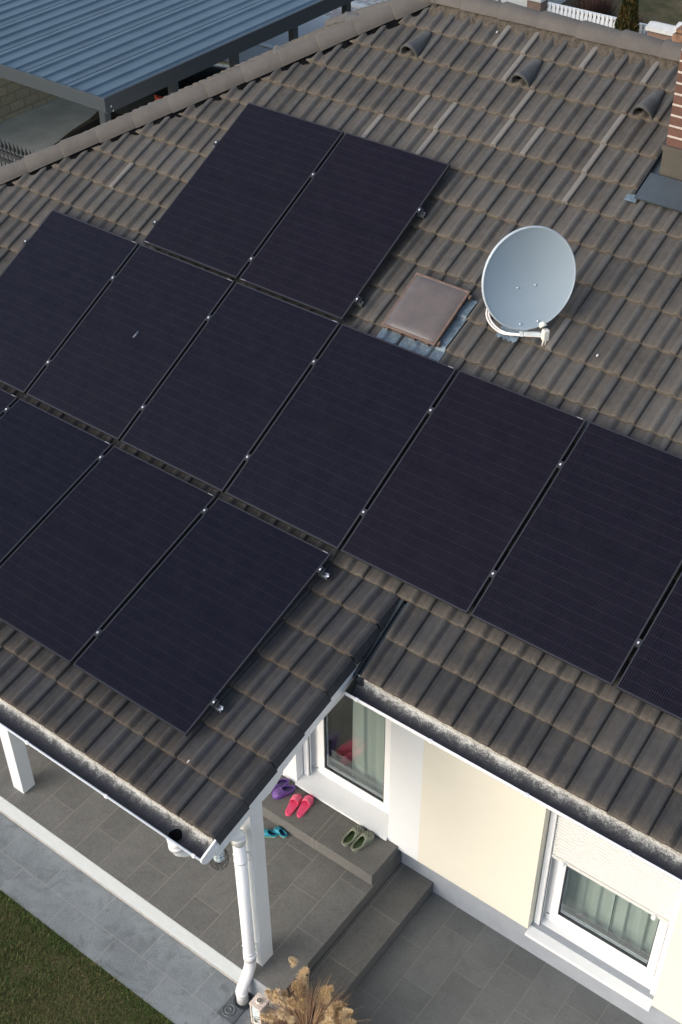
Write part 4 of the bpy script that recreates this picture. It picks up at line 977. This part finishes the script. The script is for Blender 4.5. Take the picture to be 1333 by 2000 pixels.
def slide(name, label, heel, toe, z, W, group):
    r, L = shoe_base(name, label, 'slide sandal', heel, toe, z, group)
    mb = MB(); sole(mb, L, W, 0.0, 0.026); mb.build('sole', SHOE['pink foam'], r, local=True, bevel=0.005)
    mb = MB(); sole(mb, L, W, 0.0262, 0.0275, 0, 28, 0.008); mb.build('footbed', SHOE['deep pink insole'], r, local=True)
    mb = MB(); n = 14; mt = 12; vs = []
    for inner in (0, 1):
        for i in range(mt+1):
            t = 0.52+0.34*i/mt
            for j in range(n+1):
                a = pi*j/n; hw = outline(t, L, W)*1.03-0.005*inner; tt = t + 0.05*sin(a)*(1 if i < mt/2 else -0.5)*(1-abs(i/mt-0.5)*0)
                vs.append((L*tt, hw*math.copysign(abs(cos(a))**0.8, cos(a)), 0.016+(0.052-0.005*inner-0.010*i/mt)*abs(sin(a))**0.7))
    m = n+1; o2 = (mt+1)*m
    fs = [(i*m+j, i*m+j+1, (i+1)*m+j+1, (i+1)*m+j) for i in range(mt) for j in range(n)]
    fs += [tuple(o2+k for k in f[::-1]) for f in fs] + [(j, o2+j, o2+j+1, j+1) for j in range(n)] + [(mt*m+j, mt*m+j+1, o2+mt*m+j+1, o2+mt*m+j) for j in range(n)]
    mb.add(vs, fs, 0, True); b = mb.build('band', SHOE['pink foam'], r, local=True)
    mb = MB()
    for q in (0.25, 0.5, 0.75):
        i = q; t = 0.52+0.34*q; mb.tube([(L*(t+0.03*sin(pi*j/10)), outline(t, L, W)*1.035*cos(pi*j/10), 0.0175+(0.052-0.010*q)*abs(sin(pi*j/10))**0.7) for j in range(1, 10)], 0.0018, 6)
    mb.build('band_ribs', SHOE['pale pink band'], r, local=True)
    return r
clog('purple_clog', 'purple foam clog nearer the viewer, beside the pink sandals', (4.268, -1.800), (4.165, -1.985), ZS, 0.100, 'purple foam', 'dark purple foam', 'purple foam', 'pair of purple clogs')
clog('purple_clog', 'purple foam clog behind its pair, nearest the door jamb', (4.178, -1.778), (4.070, -1.960), ZS, 0.100, 'purple foam', 'dark purple foam', 'purple foam', 'pair of purple clogs')
slide('slide_sandal', 'left one of the two bright pink slide sandals, next to the purple clogs', (4.400, -2.070), (4.355, -1.825), ZS, 0.088, 'pair of pink sandals')
slide('slide_sandal', 'right one of the two bright pink slide sandals on the step', (4.492, -2.020), (4.447, -1.770), ZS, 0.088, 'pair of pink sandals')
clog('green_clog', 'left olive green clog in front of the white door sill', (4.995, -2.020), (5.025, -1.775), ZS, 0.104, 'green foam', 'green insole', 'green foam', 'pair of olive green clogs')
clog('green_clog', 'right olive green clog, nearest the end of the upper step', (5.095, -2.015), (5.130, -1.770), ZS, 0.104, 'green foam', 'green insole', 'green foam', 'pair of olive green clogs')
clog('teal_clog', 'small teal child clog half hidden behind the white post', (4.395, -2.210), (4.255, -2.275), ZF, 0.066, 'teal foam', 'navy insole', 'lime sole', 'pair of small teal clogs')
clog('teal_clog', 'small teal child clog with lime sole at the foot of the upper step', (4.470, -2.172), (4.325, -2.160), ZF, 0.066, 'teal foam', 'navy insole', 'lime sole', 'pair of small teal clogs')

# ================================================================== SMALL THINGS BY THE POST
dr = thing('drain_cover', 'grey cast drain box in the slabs under the white downpipe', 'drain', (5.03, -3.58, ZG))
mb = MB(); ang = 0.0
mb.box(4.955, 5.125, -3.70, -3.44, ZG+0.001, ZG+0.010); mb.build('body', M['castiron'], dr, bevel=0.003)
mb = MB(); mb.lathe([(0.052, 0.010), (0.056, 0.016), (0.078, 0.016), (0.082, 0.010)], (5.06, -3.49, ZG), (0, 0, 1), 26); mb.build('pipe_socket', M['anthra'], dr)
mb = MB(); mb.lathe([(0, 0.013), (0.018, 0.013), (0.020, 0.016), (0.030, 0.016), (0.032, 0.012), (0.048, 0.012), (0.050, 0.016), (0.056, 0.016), (0.058, 0.010)], (5.02, -3.62, ZG), (0, 0, 1), 26); mb.build('lid', M['castiron'], dr)
lt = thing('lantern', 'small pale wooden lantern with floral cut sides beside the dry grass', 'lantern', (5.285, -3.53, ZG))
mb = MB(); x0, x1, y0, y1, z0, z1 = 5.232, 5.342, -3.585, -3.475, ZG+0.001, -3.905
for (a, b) in ((x0, y0), (x1-0.012, y0), (x0, y1-0.012), (x1-0.012, y1-0.012)): mb.box(a, a+0.012, b, b+0.012, z0, z1)
mb.box(x0+.001, x1-.001, y0+.001, y1-.001, z0, z0+0.012); mb.build('body', M['lwood'], lt)
mb = MB(); mb.box(x0-0.004, x1+0.004, y0-0.004, y1+0.004, z1, z1+0.014); mb.lathe([(0, 0.034), (0.020, 0.033), (0.026, 0.026), (0.026, 0.014)], (5.287, -3.53, z1), (0, 0, 1), 20); mb.build('top', M['lwood'], lt, bevel=0.002)
mb = MB(); mb.lathe([(0.010, 0.0), (0.014, 0.004), (0.018, 0.0), (0.014, -0.004), (0.010, 0.0)], (5.287, -3.53, z1+0.036), (0, 0, 1), 16); mb.build('ring', M['wire'], lt)
mb = MB(); mb.box(x0+0.016, x1-0.016, y0+0.006, y0+0.008, z0+0.012, z1-0.002); mb.box(x1-0.008, x1-0.006, y0+0.016, y1-0.016, z0+0.012, z1-0.002); mb.build('side_panel', M['bulb'], lt)
mb = MB(); rr = random.Random(5)
for k in range(9):
    a = -1.2+0.3*k; L_ = 0.06+0.03*rr.random(); p = Vector((5.285, y0-0.001, z0+0.05)); q = p+Vector((sin(a)*L_*0.6, 0, cos(a)*L_*0.9))
    w_ = 0.008; d_ = (q-p).normalized(); n_ = Vector((d_.z, 0, -d_.x))*w_
    mb.add([p, (p+q)/2+n_, q, (p+q)/2-n_, p+Vector((0, .003, 0)), (p+q)/2+n_+Vector((0, .003, 0)), q+Vector((0, .003, 0)), (p+q)/2-n_+Vector((0, .003, 0))], [(0, 1, 2, 3), (7, 6, 5, 4), (0, 4, 5, 1), (1, 5, 6, 2), (2, 6, 7, 3), (3, 7, 4, 0)])
mb.build('leaf_cutout', M['coping'], lt)
# hanging cage lamp under the gutter corner
hl = thing('hanging_lamp', 'milky lamp in a round wire cage hanging under the porch gutter corner', 'lamp', (5.13, -3.66, -1.72))
c = Vector((5.150, -3.66, -1.88))
mb = MB(); mb.lathe([(0.0, -0.075), (0.022, -0.070), (0.038, -0.045), (0.042, -0.01), (0.032, 0.03), (0.018, 0.05), (0.016, 0.07)], c, (0, 0, 1), 20); mb.build('glass', M['bulb'], hl)
mb = MB()
for k in range(12):
    a = 2*pi*k/12; mb.tube([c+Vector((cos(a)*r_, sin(a)*r_, z_)) for r_, z_ in ((0.02, 0.07), (0.055, 0.03), (0.066, -0.03), (0.066, -0.07), (0.06, -0.10), (0.0, -0.102))], 0.0014, 5)
for z_, r_ in ((0.03, 0.055), (-0.03, 0.066), (-0.07, 0.066), (-0.10, 0.060), (-0.101, 0.03)): mb.tube([c+Vector((cos(2*pi*k/24)*r_, sin(2*pi*k/24)*r_, z_)) for k in range(25)], 0.0017, 5)
mb.build('wire_cage', M['wire'], hl)
mb = MB(); mb.tube([c+Vector((0, 0, 0.07)), c+Vector((0, 0.03, 0.18))], 0.004, 6); mb.lathe([(0.018, 0.05), (0.018, 0.085), (0.0, 0.088)], c, (0, 0, 1), 14); mb.build('cord', M['wire'], hl)

# ================================================================== POTTED DRY GRASS
def strands(mb, layer, root, dirv, L, w0, droop, col, seg=6, rr=random):
    """a curved blade of two sides; tint stored per vertex"""
    root = Vector(root); d = Vector(dirv).normalized(); p = root.copy(); side = d.cross(Vector((0, 0, 1))); side = side.normalized() if side.length > 1e-3 else Vector((1, 0, 0))
    vs = []; at = mb.attr.setdefault(layer, [])
    for i in range(seg+1):
        t = i/seg; w_ = w0*(1-t)**0.6*0.5+0.0002
        vs += [p+side*w_, p-side*w_]; sh = 0.85+0.3*t
        at += [col[0]*sh, col[1]*sh, col[2]*sh, 1]*2
        d = (d+Vector((0, 0, -droop))*(0.35+t)).normalized(); p = p + d*(L/seg)
    mb.add(vs, [(2*i, 2*i+1, 2*i+3, 2*i+2) for i in range(seg)], 0)
    return p, d
pg = thing('dry_grass_plant', 'big tuft of dry ornamental grass with fluffy straw coloured plumes beside the steps', 'plant', (5.80, -3.56, ZG))
PC = Vector((5.765, -3.525, ZG)); rr = random.Random(11)
mb = MB(); mb.lathe([(0, 0.0), (0.12, 0.0), (0.15, 0.20), (0.155, 0.215), (0.14, 0.215), (0.135, 0.19), (0, 0.19)], PC, (0, 0, 1), 24); mb.build('pot', M['pot'], pg)
mb = MB()
for k in range(3600):
    a = rr.uniform(0, 2*pi); e_ = 0.35+1.9*rr.random()**0.9; r_ = rr.uniform(0, 0.14)
    c_ = rr.choice([(0.30, 0.18, 0.11), (0.40, 0.26, 0.16), (0.21, 0.115, 0.07), (0.50, 0.36, 0.22), (0.15, 0.08, 0.05)])
    strands(mb, 'tint', PC+Vector((cos(a)*r_, sin(a)*r_, 0.20)), (cos(a)*e_, sin(a)*e_, 1.0), rr.uniform(0.22, 0.50), 0.0042, rr.uniform(0.10, 0.75), c_, 9, rr)
mb.build('blades', M['blades'], pg, fix=False)
mb = MB(); tips = []
for k in range(52):
    a = rr.uniform(0, 2*pi) ; e_ = 0.85*rr.random()**0.6
    if k == 0: a, e_ = 2.5, 0.50
    t_, d_ = strands(mb, 'tint', PC+Vector((cos(a)*.04, sin(a)*.04, 0.2)), (cos(a)*e_, sin(a)*e_, 1.0), rr.uniform(0.26, 0.40) if k else 0.55, 0.004, 0.05, (0.40, 0.25, 0.12), 6, rr); tips.append((t_, d_))
mb.build('stems', M['blades'], pg, fix=False)
mb = MB()
for (t_, d_) in tips:
    L_ = rr.uniform(0.09, 0.17); bend = Vector((rr.uniform(-.3, .3), rr.uniform(-.3, .3), -0.35))
    base_c = rr.choice([(0.58, 0.41, 0.22), (0.66, 0.49, 0.28), (0.50, 0.345, 0.18), (0.62, 0.47, 0.29)])
    fat_ = rr.uniform(0.7, 1.25); swirl = rr.uniform(0, 6)
    for j in range(420):
        t = rr.random(); c = t_ + d_*L_*(t-0.3) + bend*L_*t*t*0.6
        fat = 0.031*(sin(pi*min(1, t*0.9+0.12))**0.7)
        fat *= fat_; c = c + Vector((sin(t*7+swirl), cos(t*6+swirl), 0))*0.012
        dv = Vector((rr.gauss(0, 1), rr.gauss(0, 1), rr.gauss(0, 1))).normalized()
        s_ = rr.uniform(0.7, 1.3); strands(mb, 'tint', c+dv*fat*0.3, (dv+d_*0.6), fat*rr.uniform(0.5, 1.25)+0.006, 0.0026, rr.uniform(-0.6, 1.1), tuple(x*s_ for x in base_c), 3, rr)
mb.build('plumes', M['blades'], pg, fix=False)

# ================================================================== LAWN BLADES
mb = MB(); rr = random.Random(21); cnt = 0
while cnt < 42000:
    x = rr.uniform(1.9, 4.95); y = rr.uniform(-5.0, -3.93)
    if y < -3.97 - (x-1.9)*0.05 - 0.98: continue
    edge = -3.962 + 0.012*noise.noise(Vector((x*6, 0, 0)))
    if y > edge: continue
    n_ = noise.noise(Vector((x*2.2, y*2.2, 3))) + 0.5*noise.noise(Vector((x*7, y*7, 1)))
    bare = noise.noise(Vector((x*3.1, y*3.1, 9)))
    if bare > 0.42 and rr.random() < 0.8: cnt += 1; continue
    g = rr.random()+0.22*noise.noise(Vector((x*1.1, y*1.6, 7))); near = y > edge-0.10
    if g < 0.5+n_*0.5+(0.25 if near else 0): c_ = (0.045+0.02*rr.random(), 0.075+0.03*rr.random(), 0.018)
    elif g < 0.86: c_ = (0.10, 0.10, 0.035)
    else: c_ = (0.20, 0.165, 0.075)
    a = rr.uniform(0, 2*pi); e_ = rr.uniform(0.2, 1.6)
    strands(mb, 'tint', (x, y, -4.213), (cos(a)*e_, sin(a)*e_, 1.0), rr.uniform(0.02, 0.045) + (0.012 if near else 0), 0.0042, 0.25, c_, 2, rr); cnt += 1
o = mb.build('lawn_grass', M['blades'], None, fix=False); o['kind'] = 'stuff'

# ================================================================== CARPORT AND WHAT STANDS BEHIND
cp = thing('carport', 'open carport with ribbed blue grey metal roof on dark square posts', 'carport', (-5.0, 5.3, -4.25))
X1c, Y0c, Y1c, X0c, ZT = -4.865, 5.235, 13.6, -11.3, -1.80
mb = MB(); prof = []; x = X1c-0.055
seg = [(0, 0.0), (0.17, 0.0), (0.195, 0.028), (0.275, 0.028), (0.30, 0.0)]
k = 0
while x > X0c+0.1:
    for (dx, h) in seg[:-1]: prof.append((x-dx, ZT-0.075+h))
    k += 1
    if k % 3 == 0: prof += [(x-0.296, ZT-0.075), (x-0.298, ZT-0.047), (x-0.310, ZT-0.047), (x-0.312, ZT-0.075)]; x -= 0.012
    x -= 0.30
n = len(prof); vs = [(a, y, b) for y in (Y0c+0.05, Y1c) for a, b in prof] + [(a, y, b-0.004) for y in (Y0c+0.05, Y1c) for a, b in prof]
mb.add(vs, [(i, i+1, n+i+1, n+i) for i in range(n-1)] + [(2*n+i, 3*n+i, 3*n+i+1, 2*n+i+1) for i in range(n-1)])
mb.build('roof_sheet', M['sheet'], cp, fix=False)
mb = MB()
mb.box(X0c, X1c, Y0c, Y0c+0.035, ZT-0.215, ZT-0.004); mb.box(X0c, X1c-0.05, Y0c+0.037, Y0c+0.055, ZT-0.13, ZT-0.05); 
mb.build('front_beam', M['carport_edge'], cp, bevel=0.003)
mb = MB(); mb.box(X1c-0.05, X1c+0.002, Y0c+0.037, Y1c, ZT-0.10, ZT); mb.box(X1c-0.06, X1c-0.006, Y0c+0.037, Y1c, ZT-0.25, ZT-0.104); mb.build('side_beam', M['anthra'], cp, bevel=0.003)
for yp in (5.262, 6.755, 8.225, 9.78, 11.3, 12.8):
    mb = MB(); mb.box(X1c-0.185, X1c-0.062, yp, yp+0.12, -4.252, ZT-0.17); mb.build('post', M['anthra'], cp, bevel=0.004)
for yp in (5.30, 5.33): 
    mb = MB(); mb.lathe([(0, 0.008), (0.012, 0.006), (0.014, 0)], (X1c-0.005, yp+0.06, ZT-0.16-(yp-5.3)*2.6), (1, 0, 0), 10); mb.build('bolt', M['alu'], cp)
# car under it
car = thing('parked_car', 'black car parked under the carport, seen only below its roof edge', 'car', (-6.45, 7.9, -4.25))
cw, cx = 0.86, -6.35
def carsec(y, zl, zb_, zr, wt): return [(-cw, zl), (-cw*1.0, zl+0.35), (-cw*0.97, zb_), (-wt, zr-0.04), (-wt*0.8, zr), (wt*0.8, zr), (wt, zr-0.04), (cw*0.97, zb_), (cw, zl+0.35), (cw, zl)]
secs = [(5.85, -3.85, -3.62, -3.60, 0.62), (5.95, -3.98, -3.46, -3.42, 0.68), (6.5, -4.0, -3.33, -3.27, 0.72), (6.95, -4.0, -3.27, -3.20, 0.70), (7.6, -4.0, -3.25, -2.82, 0.58), (8.2, -4.0, -3.25, -2.74, 0.60), (8.9, -4.0, -3.24, -2.76, 0.60), (9.5, -4.0, -3.22, -2.86, 0.58), (9.95, -3.97, -3.2, -3.14, 0.66), (10.08, -3.85, -3.4, -3.36, 0.6)]
mb = MB(); vs = [(cx+a, y, b) for (y, zl, zb_, zr, wt) in secs for a, b in carsec(y, zl, zb_, zr, wt)]; n = 10
mb.add(vs, [(i*n+k, i*n+(k+1) % n, (i+1)*n+(k+1) % n, (i+1)*n+k) for i in range(len(secs)-1) for k in range(n)], 0, True)
mb.add(vs[:n], [tuple(range(n))[::-1]], 0); mb.add(vs[-n:], [tuple(range(n))], 0)
mb.build('body', M['carpaint'], car, bevel=0.01)
mb = MB(); mb.add([(cx-0.62, 7.0, -3.175), (cx+0.62, 7.0, -3.175), (cx+0.50, 7.58, -2.815), (cx-0.50, 7.58, -2.815)], [(0, 1, 2, 3)]); mb.build('windscreen', M['carglass'], car)
mb = MB(); mb.box(cx+0.35, cx+0.87, 9.90, 10.0, -3.36, -3.27); mb.box(cx+0.855, cx+0.868, 9.2, 9.9, -3.34, -3.28); mb.build('rear_lamp', M['red'], car, bevel=0.01)
mb = MB(); mb.prism([(-6.08, 7.46), (-5.95, 7.38), (-5.70, 7.36), (-5.45, 7.42), (-5.46, 7.50), (-5.70, 7.44), (-5.95, 7.46)], 'z', -2.83, -2.75); mb.build('red_roof_strip', M['red'], car)  # curved red strip above the windscreen
mb = MB(); mb.box(cx+0.60, cx+0.64, 7.1, 9.5, -3.19, -3.17); mb.build('window_trim', M['alu'], car)
for (sx_, y) in ((-1, 6.65), (1, 6.65), (-1, 9.25), (1, 9.25)):
    mb = MB(); c_ = (cx+sx_*0.72, y, -3.94); mb.lathe([(0.18, -0.1), (0.30, -0.1), (0.315, -0.07), (0.315, 0.07), (0.30, 0.1), (0.18, 0.1)], c_, (1, 0, 0), 28); wl = mb.build('wheel', M['tyre'], car)
    mb = MB(); mb.lathe([(0, 0.06), (0.05, 0.07), (0.17, 0.09), (0.185, 0.08)], (c_[0], y, -3.94), (sx_, 0, 0), 20); mb.build('rim', M['rim'], wl)
# split block wall
bw = thing('block_wall', 'beige split block wall along the yard behind the carport front', 'wall', (-10.2, 9, -4.25))
mb = MB(); mb.box(-10.5, -10.15, 3.0, 14.0, -4.26, -2.0); mb.build('blocks', M['block'], bw); mb = MB(); mb.box(-10.148, -10.05, 3.0, 14.0, -4.26, -4.235); mb.build('footing', M['concrete'], bw)
# iron fence with spear heads and rings
fe = thing('iron_fence', 'black iron fence with spear heads and a row of rings', 'fence', (-7.6, 5.18, -4.25))
yf, zt = 5.18, -3.28
mb = MB(); mb.box(-9.6, -5.5, yf-0.022, yf+0.022, zt-0.04, zt+0.015); mb.box(-9.6, -5.5, yf-0.022, yf+0.022, zt-0.18, zt-0.125); mb.box(-9.6, -5.5, yf-0.012, yf+0.012, -4.15, -4.11); mb.build('rails', M['iron'], fe)
mb = MB(); x = -9.55
while x < -5.55:
    mb.tube([(x, yf, -4.245), (x, yf, zt+0.10)], 0.014, 8); x += 0.098
mb.build('bars', M['iron'], fe)
mb = MB(); x = -9.55
while x < -5.55:
    mb.lathe([(0.013, 0.0), (0.030, 0.02), (0.030, 0.045), (0.016, 0.10), (0.0, 0.17)], (x, yf, zt+0.06), (0, 0, 1), 8); x += 0.098
mb.build('spear_heads', M['iron'], fe)
mb = MB(); x = -9.50
while x < -5.55:
    mb.tube([(x+0.036*cos(a_*pi/8), yf, zt-0.08+0.036*sin(a_*pi/8)) for a_ in range(17)], 0.008, 6); x += 0.098
mb.build('rings', M['iron'], fe)
# white picket fence, pillars, garden wall
wf = thing('picket_fence', 'low white picket fence with flat tops beyond the roof ridge', 'fence', (-2.6, 16.7, -4.25))
def wfy(x): return 16.75
mb = MB(); x = -3.80
while x < -1.28:
    mb.box(x, x+0.062, 16.70, 16.725, -4.15, -3.30); x += 0.094
mb.build('pickets', M['whitepaint'], wf)
mb = MB(); mb.box(-3.84, -1.22, 16.727, 16.76, -3.355, -3.30); mb.box(-3.84, -1.22, 16.727, 16.76, -3.50, -3.42); mb.box(-3.84, -1.22, 16.727, 16.76, -4.02, -3.94); mb.build('rails', M['whitepaint'], wf)
pw = thing('brown_pillar', 'brown rendered wall pillar with pale cap left of the white picket fence', 'pillar', (-4.1, 16.7, -4.25))
mb = MB(); mb.box(-4.22, -3.90, 16.55, 16.85, -4.26, -3.27); mb.build('shaft', M['brownwall'], pw); mb = MB(); mb.box(-4.27, -3.87, 16.50, 16.90, -3.269, -3.20); mb.build('coping', M['coping'], pw, bevel=0.01)
pw = thing('garden_wall', 'brown garden wall with stepped white coping right of the picket fence', 'wall', (-0.6, 16.3, -4.25))
mb = MB(); mb.box(-1.17, -0.62, 15.85, 16.15, -4.26, -3.06); mb.box(-0.619, 0.4, 15.85, 16.10, -4.26, -3.0); mb.build('wall', M['brownwall'], pw)
mb = MB(); mb.prism([(15.80, -3.058), (15.80, -3.0), (16.0, -2.94), (16.2, -3.0), (16.2, -3.058)], 'x', -1.21, -0.60); mb.prism([(15.85, -2.998), (15.85, -2.93), (16.05, -2.86), (16.3, -2.93), (16.3, -2.998)], 'x', -0.66, 0.45); mb.build('coping', M['coping'], pw)
gw = thing('shed_wall', 'pale grey rendered shed front with a blue grey pipe beyond the ridge', 'shed', (-5.6, 18, -4.25))
mb = MB(); mb.box(-6.6, -4.92, 18.0, 19.6, -4.26, -2.2); mb.build('wall', M['backwall'], gw); mb = MB(); mb.tube([(-4.86, 18.0, -4.25), (-4.86, 18.0, -2.2)], 0.055, 14); mb.build('pipe', M['bluepipe'], gw)
mb = MB(); mb.box(-5.75, -5.70, 17.985, 17.998, -4.25, -2.25); mb.build('wall_joint', M['castiron'], gw)
# thuja
def leafy(mb, c, rx, rz, n, size, cols, rr, cone=True, layer='tint'):
    at = mb.attr.setdefault(layer, []); c = Vector(c)
    for k in range(n):
        t = rr.random()**1.2; ang = rr.uniform(0, 2*pi); prof = (1-t)**0.6*(0.7+0.3*min(1, t*6)) if cone else sin(pi*t)**0.5
        lump = 0.85+0.3*noise.noise(Vector((cos(ang)*2, sin(ang)*2, t*6)))
        r = rx*prof*lump*(0.55+0.45*rr.random()**0.4)
        p = c + Vector((cos(ang)*r, sin(ang)*r, t*rz))
        up = Vector((cos(ang)*0.35+rr.gauss(0, .2), sin(ang)*0.35+rr.gauss(0, .2), 1)).normalized(); sd2 = up.cross(Vector((rr.gauss(0, 1), rr.gauss(0, 1), 0.1))).normalized()
        s_ = size*rr.uniform(0.6, 1.4); col = rr.choice(cols); f = rr.uniform(0.7, 1.3)
        mb.add([p-sd2*s_*0.22, p+sd2*s_*0.22, p+up*s_], [(0, 1, 2)]); at += [col[0]*f, col[1]*f, col[2]*f, 1]*3
th = thing('conifer', 'small brownish green columnar conifer standing in front of the white picket fence', 'tree', (-1.78, 16.2, -4.25))
rr = random.Random(4)
mb = MB(); mb.tube([(-1.78, 16.2, -4.25), (-1.78, 16.2, -3.4), (-1.77, 16.2, -2.3)], [0.05, 0.035, 0.01], 8); mb.build('trunk', plain('conifer bark', (0.10, 0.065, 0.04), 0.9, var=0.4), th)
mb = MB(); leafy(mb, (-1.78, 16.2, -4.0), 0.30, 1.9, 9000, 0.07, [(0.045, 0.055, 0.015), (0.085, 0.065, 0.018), (0.125, 0.075, 0.022), (0.03, 0.04, 0.012)], rr); mb.build('crown', M['blades'], th, fix=False)
# dry shrubs behind the fence
def shrub(name, label, c, rx, rz, n, cols, size, seed, cat='shrub'):
    r_ = random.Random(seed); t = thing(name, label, cat, c)
    mb = MB(); at = mb.attr.setdefault('tint', [])
    for k in range(n):
        a = r_.uniform(0, 2*pi); e_ = r_.uniform(0, 0.9); q = Vector(c)+Vector((cos(a)*rx*0.3*r_.random(), sin(a)*rx*0.3*r_.random(), 0))
        strands(mb, 'tint', q, (cos(a)*e_, sin(a)*e_, 1), rz*r_.uniform(0.5, 1.1), size, r_.uniform(0, 0.12), r_.choice(cols), 5, r_)
    mb.build('twigs', M['blades'], t, fix=False); return t
shrub('dry_shrub', 'dark reddish bare shrub behind the left end of the white picket fence', (-3.7, 18.6, -4.26), 1.2, 0.75, 1500, [(0.07, 0.035, 0.03), (0.05, 0.03, 0.025), (0.10, 0.06, 0.045)], 0.012, 1)
shrub('dry_shrub', 'grey brown bare shrub behind the middle of the white picket fence', (-2.7, 18.4, -4.26), 0.9, 0.55, 900, [(0.09, 0.07, 0.05), (0.06, 0.05, 0.035), (0.12, 0.09, 0.06)], 0.012, 2)
shrub('grass_tuft', 'pale straw grass tuft between the conifer and the garden wall', (-1.35, 17.3, -4.26), 0.3, 0.95, 60, [(0.30, 0.25, 0.15), (0.22, 0.18, 0.11)], 0.010, 3, 'grass tuft')
shrub('bare_twigs', 'few thin bare twigs standing up in front of the street beyond the hip', (-2.7, 7.6, -4.26), 0.8, 3.3, 16, [(0.11, 0.075, 0.065), (0.08, 0.06, 0.05)], 0.022, 6)
# droppings and moss bits on the tiles
for k, (x, s, lab) in enumerate(((2.98, 3.46, 'white bird dropping on the tiles just below the ridge'), (4.86, 2.36, 'white bird dropping on the tiles left of the chimney'), (5.55, 0.66, 'tiny white bird dropping right of the satellite dish'), (7.62, -1.80, 'white bird dropping on the tiles under the right hand panels'), (4.70, -3.55, 'white bird dropping on the porch tiles'))):
    Pf = P_porch if k == 4 else P_main; mb = MB(); vs = []; rr = random.Random(k)
    for j in range(9): a = 2*pi*j/9; r_ = rr.uniform(0.006, 0.013); vs.append(Pf(x+cos(a)*r_*0.8, s+sin(a)*r_*1.5, 0.034))
    top = [Pf(x+cos(2*pi*j/9)*0.006, s+sin(2*pi*j/9)*0.010, 0.040) for j in range(9)]
    mb.add(vs+top, [(j, (j+1) % 9, 9+(j+1) % 9, 9+j) for j in range(9)]+[tuple(range(9, 18))], 0)
    o = mb.build('bird_dropping', M['coping']); tag(o, lab, 'bird dropping')
